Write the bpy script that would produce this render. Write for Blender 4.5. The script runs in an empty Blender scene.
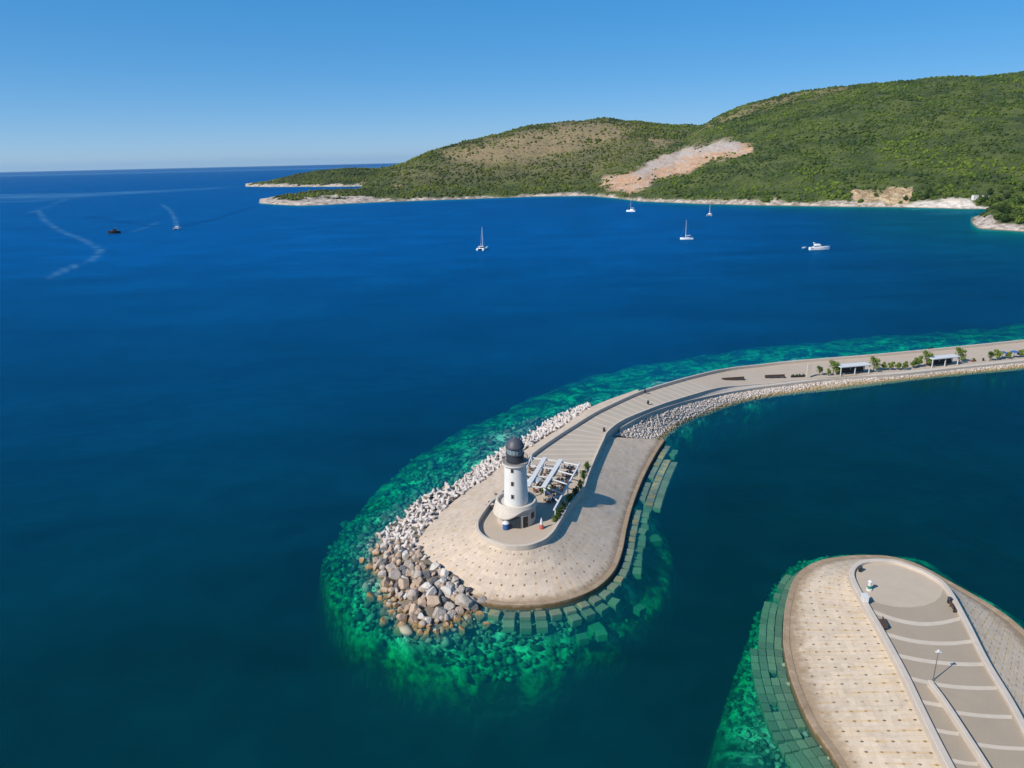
import bpy, bmesh, math, random
import numpy as np
from mathutils import Vector, Matrix, Euler
random.seed(7); RNG = np.random.default_rng(7)
S = bpy.context.scene; COL = S.collection
R = math.radians
# ------------------------------------------------------------------ camera
F = 711.1; H = 72.0; HAZE = .000014
_r = R(1.32); _p = R(17.55)
_X = np.array((1., 0, 0)); _U = np.array((0, math.sin(_p), math.cos(_p))); _D = np.array((0, math.cos(_p), -math.sin(_p)))
_cx = math.cos(_r)*_X - math.sin(_r)*_U; _cy = math.sin(_r)*_X + math.cos(_r)*_U
def ray(px, py): return _D + (px-512)/F*_cx - (py-384)/F*_cy
def P(px, py, z=0.):            # survey of the photograph: the ground point seen at a pixel, at height z
    d = ray(px, py); t = (z-H)/d[2]
    return Vector((d[0]*t, d[1]*t, z))
def AE(px, py):                 # bearing (x/y) and slope ((z-H)/y)
    d = ray(px, py); return d[0]/d[1], d[2]/d[1]
cd = bpy.data.cameras.new('camera'); cam = bpy.data.objects.new('camera', cd); COL.objects.link(cam)
cd.sensor_width = 36; cd.lens = F/1024*36; cd.clip_start = 1; cd.clip_end = 120000
m = Matrix.Identity(4)
for i in range(3): m[i][0] = _cx[i]; m[i][1] = _cy[i]; m[i][2] = -_D[i]
m[2][3] = H; cam.matrix_world = m; S.camera = cam
# ------------------------------------------------------------------ helpers: materials
def lin(c):
    return tuple(((v/255+.055)/1.055)**2.4 if v/255 > .04045 else v/255/12.92 for v in c)
class NT:
    def __init__(s, name):
        s.m = bpy.data.materials.new(name); s.m.use_nodes = True; s.t = s.m.node_tree; s.t.nodes.clear()
        s.out = s.n('ShaderNodeOutputMaterial')
    def n(s, typ, **kw):
        nd = s.t.nodes.new(typ)
        for k, v in kw.items(): setattr(nd, k, v)
        return nd
    def l(s, a, b): s.t.links.new(a, b)
    def put(s, sock, v):
        if hasattr(v, 'is_linked') or hasattr(v, 'links'): s.l(v, sock)
        elif isinstance(v, (tuple, list)) and len(v) == 3 and sock.type == 'RGBA': sock.default_value = (*v, 1)
        else: sock.default_value = v
    def math(s, op, a, b=None, c=None, clamp=False):
        nd = s.n('ShaderNodeMath', operation=op, use_clamp=clamp); s.put(nd.inputs[0], a)
        if b is not None: s.put(nd.inputs[1], b)
        if c is not None: s.put(nd.inputs[2], c)
        return nd.outputs[0]
    def mix(s, f, a, b):
        nd = s.n('ShaderNodeMix', data_type='RGBA'); s.put(nd.inputs[0], f); s.put(nd.inputs[6], a); s.put(nd.inputs[7], b); return nd.outputs[2]
    def mul(s, f, a, b):
        nd = s.n('ShaderNodeMix', data_type='RGBA', blend_type='MULTIPLY'); s.put(nd.inputs[0], f); s.put(nd.inputs[6], a); s.put(nd.inputs[7], b); return nd.outputs[2]
    def noise(s, scale, detail=4, rough=.55, vec=None, dist=0):
        nd = s.n('ShaderNodeTexNoise'); nd.inputs['Scale'].default_value = scale; nd.inputs['Detail'].default_value = detail
        nd.inputs['Roughness'].default_value = rough; nd.inputs['Distortion'].default_value = dist
        if vec is not None: s.l(vec, nd.inputs['Vector'])
        return nd.outputs['Fac']
    def ramp(s, f, lo, hi):     # smooth 0..1
        nd = s.n('ShaderNodeMapRange', interpolation_type='SMOOTHSTEP'); s.put(nd.inputs[0], f)
        s.put(nd.inputs[1], lo); s.put(nd.inputs[2], hi); return nd.outputs[0]
    def pos(s): return s.n('ShaderNodeNewGeometry').outputs['Position']
    def objc(s): return s.n('ShaderNodeTexCoord').outputs['Object']
    def xyz(s, v):
        nd = s.n('ShaderNodeSeparateXYZ'); s.l(v, nd.inputs[0]); return nd.outputs
    def scale(s, v, sc):
        nd = s.n('ShaderNodeVectorMath', operation='MULTIPLY'); s.l(v, nd.inputs[0]); nd.inputs[1].default_value = sc; return nd.outputs[0]
    def attr(s, name): return s.n('ShaderNodeAttribute', attribute_name=name)
    def bsdf(s, col, rough=.8, bump=None, bstr=.3, bdist=.1, metal=0., spec=.4):
        b = s.n('ShaderNodeBsdfPrincipled'); s.put(b.inputs['Base Color'], col); s.put(b.inputs['Roughness'], rough)
        b.inputs['Metallic'].default_value = metal; b.inputs['Specular IOR Level'].default_value = spec
        if bump is not None:
            bp = s.n('ShaderNodeBump'); bp.inputs['Strength'].default_value = bstr; bp.inputs['Distance'].default_value = bdist
            s.l(bump, bp.inputs['Height']); s.l(bp.outputs[0], b.inputs['Normal'])
        s.l(b.outputs[0], s.out.inputs[0]); return b
def mat(name, col, rough=.7, var=.2, scale=1.5, metal=0., rnd=0., bstr=.15):
    n = NT(name); f = n.noise(scale, 5, .6, n.objc())
    c = n.mix(f, tuple(v*(1-var) for v in col), tuple(min(1, v*(1+var)) for v in col))
    if rnd:
        o = n.n('ShaderNodeObjectInfo').outputs['Random']
        c = n.mul(1., c, n.mix(o, (1-rnd,)*3, (1+rnd, 1+rnd*.9, 1+rnd*.8)))
    n.bsdf(c, rough, f, bstr, .05, metal); return n.m
# ------------------------------------------------------------------ helpers: meshes
class MB:
    def __init__(s): s.v = []; s.f = []
    def add(s, vs, fs):
        o = len(s.v); s.v += [tuple(v) for v in vs]; s.f += [tuple(i+o for i in f) for f in fs]; return s
    def box(s, c, d, rz=0., bev=.0):
        x, y, z = d[0]/2, d[1]/2, d[2]/2; b = min(bev, x*.9, y*.9, z*.9)
        if b <= 0:
            vs = [(sx*x, sy*y, sz*z) for sz in (-1, 1) for sx, sy in ((-1, -1), (1, -1), (1, 1), (-1, 1))]
            fs = [(3, 2, 1, 0), (4, 5, 6, 7), (0, 1, 5, 4), (1, 2, 6, 5), (2, 3, 7, 6), (3, 0, 4, 7)]
        else:
            bm = bmesh.new(); bmesh.ops.create_cube(bm, size=1)
            for v in bm.verts: v.co = (v.co.x*2*x, v.co.y*2*y, v.co.z*2*z)
            bmesh.ops.bevel(bm, geom=bm.edges[:], offset=b, segments=1, affect='EDGES')
            vs = [v.co[:] for v in bm.verts]; bm.verts.index_update(); fs = [[v.index for v in f.verts] for f in bm.faces]; bm.free()
        cz, sn = math.cos(rz), math.sin(rz)
        return s.add([(c[0]+vx*cz-vy*sn, c[1]+vx*sn+vy*cz, c[2]+vz) for vx, vy, vz in vs], fs)
    def lathe(s, prof, n=24, c=(0, 0, 0), cap=True):
        vs = []; fs = []
        for r, z in prof:
            for i in range(n):
                a = 2*math.pi*i/n; vs.append((c[0]+r*math.cos(a), c[1]+r*math.sin(a), c[2]+z))
        for k in range(len(prof)-1):
            for i in range(n):
                j = (i+1) % n; fs.append((k*n+i, k*n+j, (k+1)*n+j, (k+1)*n+i))
        if cap: fs.append(tuple(range(n-1, -1, -1))); fs.append(tuple((len(prof)-1)*n+i for i in range(n)))
        return s.add(vs, fs)
    def bar(s, a, b, r0, r1=None, n=6):
        a, b = Vector(a), Vector(b); r1 = r0 if r1 is None else r1; d = (b-a).normalized()
        u = d.orthogonal().normalized(); w = d.cross(u); vs = []
        for p, r in ((a, r0), (b, r1)):
            for i in range(n):
                t = 2*math.pi*i/n; vs.append(p+u*(r*math.cos(t))+w*(r*math.sin(t)))
        fs = [(i, (i+1) % n, n+(i+1) % n, n+i) for i in range(n)]+[tuple(range(n-1, -1, -1)), tuple(range(n, 2*n))]
        return s.add(vs, fs)
    def build(s, name, material, parent=None, loc=None, rz=0., smooth=False):
        me = bpy.data.meshes.new(name); me.from_pydata(s.v, [], s.f); me.update()
        me.materials.append(material)
        if smooth: me.shade_smooth()
        o = bpy.data.objects.new(name, me); COL.objects.link(o)
        if parent: o.parent = parent
        if loc is not None: o.location = loc
        o.rotation_euler.z = rz
        return o
def npmesh(name, v, f, material, smooth=False, attrs=None, uv=None):
    me = bpy.data.meshes.new(name); v = np.asarray(v, np.float32); f = np.asarray(f, np.int32); k = f.shape[1]
    me.vertices.add(len(v)); me.vertices.foreach_set('co', v.ravel())
    me.loops.add(f.size); me.loops.foreach_set('vertex_index', f.ravel())
    me.polygons.add(len(f)); me.polygons.foreach_set('loop_start', np.arange(0, f.size, k, dtype=np.int32))
    me.update(calc_edges=True)
    for an, av in (attrs or {}).items():
        a = me.attributes.new(an, 'FLOAT', 'POINT'); a.data.foreach_set('value', np.asarray(av, np.float32).ravel())
    if uv is not None:
        l = me.uv_layers.new(name='UVMap'); l.data.foreach_set('uv', np.asarray(uv, np.float32)[f.ravel()].ravel())
    me.materials.append(material)
    if smooth: me.shade_smooth()
    o = bpy.data.objects.new(name, me); COL.objects.link(o); return o
def tag(o, label=None, cat=None, group=None, kind=None):
    if label: o['label'] = label
    if cat: o['category'] = cat
    if group: o['group'] = group
    if kind: o['kind'] = kind
    return o
def thing(name, loc, label, cat, group=None, rz=0.):
    o = bpy.data.objects.new(name, None); COL.objects.link(o); o.location = loc; o.rotation_euler.z = rz
    o.empty_display_size = .3; return tag(o, label, cat, group)
def clone(o, loc=None, rz=None, sc=None, label=None, group=None):
    c = o.copy(); COL.objects.link(c)
    if loc is not None: c.location = loc
    if rz is not None: c.rotation_euler.z = rz
    if sc is not None: c.scale = (sc,)*3
    if label: c['label'] = label
    if group: c['group'] = group
    def rec(a, b):
        for ch in [x for x in a.children if x is not c]:
            d = ch.copy(); COL.objects.link(d); d.parent = b; rec(ch, d)
    rec(o, c); return c
def crom(pts, n=6):
    pts = [Vector(p) for p in pts]; out = []
    for i in range(len(pts)-1):
        a = pts[max(i-1, 0)]; b = pts[i]; c = pts[i+1]; d = pts[min(i+2, len(pts)-1)]
        for k in range(n):
            t = k/n
            out.append(.5*((2*b)+(c-a)*t+(2*a-5*b+4*c-d)*t*t+(3*b-a-3*c+d)*t**3))
    return out+[pts[-1]]
def strip(name, A, B, mt, m=8, kind='structure', attr_fn=None):
    """sheet between two paired lines, uv in metres (u along A, v from A to B)"""
    n = len(A); V = []; UV = []; u = 0
    for i in range(n):
        if i: u += ((A[i]-A[i-1]).length+(B[i]-B[i-1]).length)/2
        w = (B[i]-A[i]).length
        for k in range(m+1):
            t = k/m; V.append(A[i].lerp(B[i], t)[:]); UV.append((u, t*w))
    Fc = [(i*(m+1)+k, i*(m+1)+k+1, (i+1)*(m+1)+k+1, (i+1)*(m+1)+k) for i in range(n-1) for k in range(m)]
    o = npmesh(name, V, Fc, mt, uv=UV); me = o.data
    # make it face up
    if me.polygons[len(me.polygons)//2].normal.z < 0: me.flip_normals()
    return tag(o, kind=kind)
def wall(name, L, thick, z0, z1, mt, off=0.):
    """wall along a line of points; z0/z1 numbers or lists"""
    n = len(L); V = []; Fc = []
    for i in range(n):
        a = L[max(i-1, 0)]; b = L[min(i+1, n-1)]; d = Vector((b.x-a.x, b.y-a.y, 0)).normalized(); w = Vector((-d.y, d.x, 0))
        lo = z0[i] if isinstance(z0, list) else z0; hi = z1[i] if isinstance(z1, list) else z1
        for s, z in ((-1, lo), (-1, hi-.06), (-.84, hi), (.84, hi), (1, hi-.06), (1, lo)):
            p = L[i]+w*(off+s*thick/2); V.append((p.x, p.y, z))
    for i in range(n-1):
        for k in range(5): Fc.append((i*6+k, i*6+k+1, (i+1)*6+k+1, (i+1)*6+k))
    mb = MB(); mb.add(V, Fc+[(0, 5, 4, 3, 2, 1)]+[tuple((n-1)*6+k for k in range(6))])
    o = mb.build(name, mt); bm = bmesh.new(); bm.from_mesh(o.data); bmesh.ops.recalc_face_normals(bm, faces=bm.faces[:]); bm.to_mesh(o.data); bm.free()
    us = [0.]
    for i in range(1, n): us.append(us[-1]+(L[i]-L[i-1]).length)
    uvl = o.data.uv_layers.new(name='UVMap').data
    for lp_ in o.data.loops: uvl[lp_.index].uv = (us[lp_.vertex_index//6], (lp_.vertex_index % 6)*.1+.35)
    return o
def flat(name, pts, z, mt, kind='structure'):
    bm = bmesh.new(); vs = [bm.verts.new((p[0], p[1], z)) for p in pts]; f = bm.faces.new(vs)
    bmesh.ops.recalc_face_normals(bm, faces=[f])
    if f.normal.z < 0: f.normal_flip()
    bmesh.ops.triangulate(bm, faces=[f]); me = bpy.data.meshes.new(name); bm.to_mesh(me); bm.free(); me.materials.append(mt)
    o = bpy.data.objects.new(name, me); COL.objects.link(o); return tag(o, kind=kind)
# numpy noise / geometry
def vnoise(x, y, seed=0):
    xi = np.floor(x).astype(np.int64); yi = np.floor(y).astype(np.int64); fx = x-xi; fy = y-yi
    fx = fx*fx*(3-2*fx); fy = fy*fy*(3-2*fy)
    def h(a, b):
        k = (a*374761393+b*668265263+seed*1442695041) & 0x7fffffff; k = ((k ^ (k >> 13))*1274126177) & 0x7fffffff
        return ((k ^ (k >> 16)) & 0xffff)/65535.
    return (h(xi, yi)*(1-fx)+h(xi+1, yi)*fx)*(1-fy)+(h(xi, yi+1)*(1-fx)+h(xi+1, yi+1)*fx)*fy
def fbm(x, y, wl, oct=4, seed=0):
    s = 0; a = 1; t = 0
    for k in range(oct): s = s+a*(vnoise(x/wl+17.3*k, y/wl-9.1*k, seed+k)-.5); t += a; a *= .5; wl /= 2.1
    return s/t*2
def pdist(x, y, poly, closed=False):
    poly = [(p[0], p[1]) for p in poly]; d = np.full(x.shape, 1e9); n = len(poly)
    for i in range(n if closed else n-1):
        ax, ay = poly[i]; bx, by = poly[(i+1) % n]; vx, vy = bx-ax, by-ay; L = vx*vx+vy*vy+1e-9
        t = np.clip(((x-ax)*vx+(y-ay)*vy)/L, 0, 1); d = np.minimum(d, (x-ax-t*vx)**2+(y-ay-t*vy)**2)
    return np.sqrt(d)
def inside(x, y, poly):
    poly = [(p[0], p[1]) for p in poly]; r = np.zeros(x.shape, bool); n = len(poly)
    for i in range(n):
        ax, ay = poly[i]; bx, by = poly[(i+1) % n]
        if ay == by: continue
        r ^= ((ay > y) != (by > y)) & (x < (bx-ax)*(y-ay)/(by-ay)+ax)
    return r
def PL(l, z=0., n=0):
    p = [P(a, b, z) for a, b in l]; return crom(p, n) if n else p
_IC = {}
def ico(sub):
    if sub not in _IC:
        bm = bmesh.new(); bmesh.ops.create_icosphere(bm, subdivisions=sub, radius=1); bm.verts.index_update()
        _IC[sub] = (np.array([v.co[:] for v in bm.verts]), np.array([[v.index for v in f.verts] for f in bm.faces])); bm.free()
    return _IC[sub]
def blobs(name, pts, rad, sub, mt, flatz=.75, jit=.28, smooth=False, attrs=None):
    """many separate uneven lumps as one mesh"""
    bv, bf = ico(sub); n = len(pts); k = len(bv)
    j = 1+RNG.uniform(-jit, jit, (n, k, 1)); ang = RNG.uniform(0, 6.28, n); c, s = np.cos(ang), np.sin(ang)
    v = bv[None]*j*np.asarray(rad).reshape(n, 1, 1)
    sx = RNG.uniform(.75, 1.3, (n, 1)); x = v[:, :, 0]*sx; y = v[:, :, 1]/sx; z = v[:, :, 2]*flatz
    V = np.stack([x*c[:, None]-y*s[:, None], x*s[:, None]+y*c[:, None], z], 2)+np.asarray(pts)[:, None, :]
    Fc = (bf[None]+(np.arange(n)*k)[:, None, None]).reshape(-1, 3)
    return npmesh(name, V.reshape(-1, 3), Fc, mt, smooth, attrs={a: np.repeat(w, k) for a, w in (attrs or {}).items()})
# ------------------------------------------------------------------ world, sun, render settings
SUN_EL = R(39.5); SH = R(56)                       # shadows run 56 degrees to the right of the view direction
sd = Vector((math.sin(SH)*math.cos(SUN_EL), math.cos(SH)*math.cos(SUN_EL), -math.sin(SUN_EL)))   # light travel
sl = bpy.data.lights.new('sun', 'SUN'); sl.energy = 4.2; sl.angle = R(.5); sl.color = (1, .95, .87)
so = bpy.data.objects.new('sun', sl); COL.objects.link(so); so.rotation_euler = sd.to_track_quat('-Z', 'Y').to_euler()
W = bpy.data.worlds.new('World'); S.world = W; W.use_nodes = True; wt = W.node_tree; wt.nodes.clear()
sk = wt.nodes.new('ShaderNodeTexSky'); sk.sky_type = 'NISHITA'; sk.sun_disc = False; sk.sun_elevation = SUN_EL
sk.sun_rotation = math.atan2(-sd.x, -sd.y); sk.altitude = 100; sk.air_density = .6; sk.dust_density = .3; sk.ozone_density = 10.
hs = wt.nodes.new('ShaderNodeHueSaturation'); hs.inputs['Saturation'].default_value = 1.82; hs.inputs['Value'].default_value = 2.75
gm = wt.nodes.new('ShaderNodeGamma'); gm.inputs[1].default_value = .40
bg = wt.nodes.new('ShaderNodeBackground'); bg.inputs[1].default_value = .10; wo = wt.nodes.new('ShaderNodeOutputWorld')
wt.links.new(sk.outputs[0], gm.inputs[0]); wt.links.new(gm.outputs[0], hs.inputs['Color']); tn = wt.nodes.new('ShaderNodeMix'); tn.data_type = 'RGBA'; tn.blend_type = 'MULTIPLY'; tn.inputs[0].default_value = 1; tn.inputs[7].default_value = (.96, .97, 1.02, 1); wt.links.new(hs.outputs[0], tn.inputs[6]); wt.links.new(tn.outputs[2], bg.inputs[0]); wt.links.new(bg.outputs[0], wo.inputs[0])
S.view_settings.view_transform = 'Standard'; S.view_settings.look = 'None'; S.view_settings.gamma = 1; S.view_settings.exposure = 0.4
S.view_settings.use_curve_mapping = False
S.render.engine = 'CYCLES'; cy = S.cycles
cy.use_denoising = True; cy.max_bounces = 6; cy.diffuse_bounces = 2; cy.glossy_bounces = 2; cy.transparent_max_bounces = 8; cy.transmission_bounces = 4
cy.volume_bounces = 0; cy.caustics_reflective = False; cy.caustics_refractive = False; cy.sample_clamp_indirect = 4
# the air over the bay: one closed box of thin, even haze round camera, sea and hills
hz_ = bpy.data.materials.new('haze_air'); hz_.use_nodes = True; ht = hz_.node_tree; ht.nodes.clear()
pv = ht.nodes.new('ShaderNodeVolumePrincipled'); pv.inputs['Color'].default_value = (.50, .78, 1., 1); pv.inputs['Density'].default_value = HAZE; pv.inputs['Anisotropy'].default_value = .2
ho = ht.nodes.new('ShaderNodeOutputMaterial'); ht.links.new(pv.outputs[0], ho.inputs['Volume'])
hb_ = MB().box((0, 0, 183), (126000, 126000, 434)).build('haze', hz_); tag(hb_, 'thin pale sea haze filling the air over the bay', 'haze', kind='stuff')
# ------------------------------------------------------------------ materials
def m_slope(name, base, dots, stain, su, sv, joint=2.0, hz=.25):
    n = NT(name); uv = n.n('ShaderNodeTexCoord').outputs['UV']; x = n.xyz(uv); p = n.pos()
    big = n.noise(.12, 5, .6, p); fine = n.noise(1.6, 6, .7, p)
    c = n.mix(big, tuple(v*.86 for v in base), tuple(min(1, v*1.12) for v in base))
    c = n.mul(.8, c, n.mix(fine, (.66, .65, .64), (1.2, 1.2, 1.2)))
    st = n.scale(uv, (1.3, .16, 1)); sn = n.noise(1., 4, .6, st)
    c = n.mix(n.math('MULTIPLY', n.ramp(sn, .46, .72), stain), c, (.52, .36, .17))
    d2 = n.noise(.5, 5, .65, p); c = n.mix(n.math('MULTIPLY', n.ramp(d2, .50, .75), .5), c, (.30, .25, .21))
    cmb = n.n('ShaderNodeCombineXYZ'); n.l(n.math('FLOOR', n.math('ADD', n.math('DIVIDE', x[0], joint), 0.)), cmb.inputs[0]); n.l(n.math('FLOOR', n.math('DIVIDE', x[1], sv*.5)), cmb.inputs[1])
    wn = n.n('ShaderNodeTexWhiteNoise', noise_dimensions='2D'); n.l(cmb.outputs[0], wn.inputs[0]); c = n.mul(1., c, n.mix(wn.outputs[0], (.92, .915, .91), (1.05, 1.05, 1.045)))
    # panel joints
    def cell(a, s):
        return n.math('ABSOLUTE', n.math('SUBTRACT', n.math('FRACT', n.math('DIVIDE', a, s)), .5))
    ju = n.math('GREATER_THAN', cell(x[0], joint), .5-.035/joint); c = n.mix(n.math('MULTIPLY', ju, n.math('MULTIPLY', n.ramp(n.noise(.3, 3, .6, p), .35, .65), .42)), c, (.22, .17, .13))
    jv = n.math('GREATER_THAN', cell(x[1], sv*.5), .5-.03/sv*2); c = n.mix(n.math('MULTIPLY', jv, n.math('MULTIPLY', n.ramp(n.noise(.4, 3, .6, p), .4, .65), .30)), c, (.22, .17, .13))
    # drain holes
    fu = n.math('MULTIPLY', cell(x[0], su), su); fv = n.math('MULTIPLY', cell(x[1], sv), sv)
    dd = n.math('SQRT', n.math('ADD', n.math('MULTIPLY', fu, fu), n.math('MULTIPLY', n.math('MULTIPLY', fv, fv), .5)))
    zone = n.ramp(n.math('ADD', n.xyz(p)[1], n.math('MULTIPLY', n.xyz(p)[0], hz)), 130., 116.)
    msk = n.math('MULTIPLY', n.ramp(dd, .20, .10), n.math('MULTIPLY', n.ramp(n.noise(.07, 2, .5, p), .28, .40), n.ramp(n.noise(.8, 2, .5, p), .30, .5)))
    c = n.mix(n.math('MULTIPLY', n.math('MULTIPLY', msk, zone), dots), c, (.08, .055, .04))
    run = n.math('MULTIPLY', n.ramp(fu, .26, .06), n.ramp(n.noise(.35, 4, .65, p), .44, .60))
    c = n.mix(n.math('MULTIPLY', run, stain*1.3), c, (.46, .28, .10))
    # algae and wet line near the water
    zz = n.math('ADD', x_z(n), n.math('MULTIPLY', n.math('SUBTRACT', n.noise(.7, 5, .7, p), .5), 1.5))
    c = n.mix(n.math('MULTIPLY', n.ramp(zz, 1.65, .9), .85), c, (.25, .17, .10)); c = n.mix(n.ramp(zz, .95, .35), c, (.13, .085, .035))
    n.bsdf(c, .85, fine, .25, .08); return n.m
def x_z(n): return n.xyz(n.pos())[2]
M = {}
M['slope'] = m_slope('slope_concrete', (.545, .435, .335), .9, .30, 1.75, 2.0, 1.75)
M['slope2'] = m_slope('slope_concrete_harbour', (.56, .45, .335), .9, .40, 1.7, 1.75, 1.7)
def m_paving(name, base, line, sp, wid):
    n = NT(name); uv = n.n('ShaderNodeTexCoord').outputs['UV']; x = n.xyz(uv); p = n.pos()
    f = n.noise(.25, 5, .6, p); g = n.noise(2.2, 5, .7, p)
    c = n.mix(f, tuple(v*.88 for v in base), tuple(v*1.1 for v in base)); c = n.mul(.4, c, n.mix(g, (.75,)*3, (1.1,)*3))
    fu = n.math('MULTIPLY', n.math('ABSOLUTE', n.math('SUBTRACT', n.math('FRACT', n.math('DIVIDE', x[0], sp)), .5)), sp)
    c = n.mix(n.math('MULTIPLY', n.ramp(fu, wid, wid*.6), .8), c, line)
    n.bsdf(c, .8, g, .1, .02); return n.m
M['prom'] = m_paving('promenade_paving', (.42, .345, .265), (.52, .45, .37), 3.1, .30)
M['plat'] = m_paving('platform_paving', (.45, .36, .27), (.45, .36, .27), 50, .1)
M['deck'] = m_paving('deck_paving', (.345, .275, .20), (.345, .275, .20), 50, .1)
M['band'] = mat('pale_paving', (.50, .42, .33), .8, .12, .8)
M['plaza'] = mat('plaza_paving', (.44, .355, .265), .8, .1, .5)
M['conc'] = mat('pale_concrete', (.49, .42, .345), .8, .16, .7)
M['conc_g'] = mat('grey_concrete', (.34, .31, .28), .85, .22, .6)
M['terrace'] = mat('terrace_concrete', (.44, .38, .32), .85, .2, .7)
M['white'] = mat('white_plaster', (.63, .615, .58), .75, .12, .9)
M['wpaint'] = mat('white_paint', (.58, .57, .55), .4, .04, 2)
M['skirt'] = mat('pale_render', (.53, .465, .39), .8, .2, 1.5)
M['stone'] = mat('pale_stone', (.46, .395, .335), .8, .18, 2.2)
M['dome'] = mat('grey_lead', (.065, .066, .08), .5, .25, 3)
M['slate'] = mat('dark_slate_metal', (.045, .047, .055), .45, .3, 3)
M['dark'] = mat('dark_paint', (.018, .018, .02), .5, .3, 3)
M['glass'] = mat('lantern_glass', (.20, .25, .27), .12, .1, 1)  # grey reflection on the panes is put into the base colour
M['wood'] = mat('dark_wood', (.07, .045, .035), .6, .3, 4)
M['wicker'] = mat('brown_wicker', (.16, .07, .05), .7, .3, 6, rnd=.3)
M['blue'] = mat('blue_fabric', (.03, .10, .28), .7, .15, 3)
M['red'] = mat('red_paint', (.45, .10, .08), .6, .15, 3)
M['green'] = mat('green_paint', (.03, .22, .13), .5, .15, 3)
M['steel'] = mat('grey_steel', (.25, .25, .25), .4, .1, 3, metal=.6)
M['hull'] = mat('white_gelcoat', (.82, .82, .82), .25, .03, 1)
M['bwin'] = mat('tinted_window', (.02, .03, .04), .1, .1, 1)
M['navy'] = mat('dark_hull', (.018, .016, .022), .45, .3, 1)
M['teak'] = mat('teak_deck', (.28, .17, .1), .6, .2, 3)
def m_rock(name, lo, hi, alg=True):
    n = NT(name); o = n.n('ShaderNodeObjectInfo').outputs['Random']; p = n.pos(); f = n.noise(.9, 6, .65, p); g = n.noise(4, 5, .7, p)
    c = n.mix(n.math('ADD', n.math('MULTIPLY', f, .6), n.math('MULTIPLY', o, .5)), lo, hi); c = n.mul(.5, c, n.mix(g, (.6,)*3, (1.15,)*3))
    if alg:
        zz = n.math('ADD', x_z(n), n.math('MULTIPLY', n.math('SUBTRACT', f, .5), 1.2))
        c = n.mix(n.ramp(zz, .8, .2), c, (.31, .19, .08)); c = n.mix(n.ramp(zz, .3, -.3), c, (.20, .17, .07))
    n.bsdf(c, .9, n.math('ADD', g, n.math('MULTIPLY', f, 1.5)), .9, .22); return n.m
M['tetra'] = m_rock('bleached_concrete_units', (.50, .42, .37), (.72, .65, .60))
M['b_grey'] = m_rock('grey_boulder', (.34, .285, .24), (.52, .44, .37))
M['b_brown'] = m_rock('brown_boulder', (.37, .26, .185), (.54, .40, .29))
M['b_white'] = m_rock('pale_boulder', (.52, .46, .40), (.68, .62, .55))
M['b_dark'] = m_rock('dark_boulder', (.10, .10, .11), (.17, .165, .165))
def m_island(name, cols, rough=.9, zalg=False):
    n = NT(name); r = n.n('ShaderNodeNewGeometry').outputs['Random Per Island']
    cr = n.n('ShaderNodeValToRGB'); n.l(r, cr.inputs[0]); e = cr.color_ramp.elements
    while len(e) < len(cols): e.new(.5)
    for i, cc in enumerate(cols): e[i].position = i/(len(cols)-1); e[i].color = (*cc, 1)
    c = n.mul(.6, cr.outputs[0], n.mix(n.noise(3., 5, .7, n.pos()), (.55,)*3, (1.25,)*3))
    if zalg:
        zz = n.math('ADD', x_z(n), n.math('MULTIPLY', r, .8)); c = n.mix(n.ramp(zz, 1.3, .5), c, (.27, .19, .08))
    n.bsdf(c, rough); return n.m
M['riprap'] = m_island('pale_riprap', [(.34, .27, .22), (.50, .42, .36), (.60, .52, .45), (.42, .34, .29)], zalg=True)
M['rubble'] = m_island('sunken_rubble', [(.05, .05, .03), (.17, .16, .10), (.40, .37, .26), (.07, .065, .04), (.26, .24, .16)])
M['block'] = mat('sunken_concrete', (.20, .205, .11), .9, .35, .9, rnd=.25)
# sea bed
n = NT('sea_bed'); p = n.pos(); a = n.noise(.16, 6, .65, p, .6); b = n.noise(.7, 5, .65, p)
c = n.mix(n.ramp(a, .40, .62), (.05, .055, .033), (.60, .58, .41)); c = n.mul(.9, c, n.mix(n.ramp(b, .36, .60), (.22,)*3, (1.25,)*3))
c = n.mix(n.ramp(x_z(n), -.5, .2), c, (.17, .135, .10))
c = n.mix(n.attr('weed').outputs['Fac'], c, (.008, .016, .012))
n.bsdf(c, 1., b, .6, .6); M['bed'] = n.m
# water: absorbing volume under a wavy surface that also carries the light scattered back by the deep water
n = NT('sea_water'); p = n.pos(); xy = n.scale(p, (1, 1, 0)); sx = n.xyz(p)
w1 = n.noise(.9, 4, .6, xy); w2 = n.noise(.12, 4, .55, xy, .3); w3 = n.noise(.018, 3, .5, xy)
hh = n.math('ADD', n.math('MULTIPLY', w1, .10), n.math('MULTIPLY', w2, .55))
bp = n.n('ShaderNodeBump'); bp.inputs['Strength'].default_value = .55; bp.inputs['Distance'].default_value = 1.; n.l(hh, bp.inputs['Height'])
harb = n.attr('harbour').outputs['Fac']; foam_sheen = n.attr('foam_sheen').outputs['Fac']; dark = n.attr('streak').outputs['Fac']; far = n.attr('far').outputs['Fac']
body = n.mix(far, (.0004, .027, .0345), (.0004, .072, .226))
body = n.mix(harb, body, (.0003, .0235, .0265))
body = n.mix(n.attr('teal').outputs['Fac'], body, (.0003, .070, .105))
wst = n.noise(.016, 6, .65, n.scale(xy, (.5, 1.7, 1)), 1.2)
body = n.mul(.6, body, n.mix(n.ramp(wst, .32, .68), (.80,)*3, (1.2,)*3))
body = n.mul(.5, body, n.mix(n.ramp(w3, .3, .7), (.80,)*3, (1.2,)*3))
body = n.mul(.35, body, n.mix(n.ramp(w2, .35, .65), (.8,)*3, (1.2,)*3))
body = n.mix(foam_sheen, body, (.10, .26, .40)); body = n.mix(dark, body, (.0008, .016, .055))  # foam, plus sky reflection of smooth water painted into the body colour
df = n.n('ShaderNodeBsdfDiffuse'); n.l(body, df.inputs[0])
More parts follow.
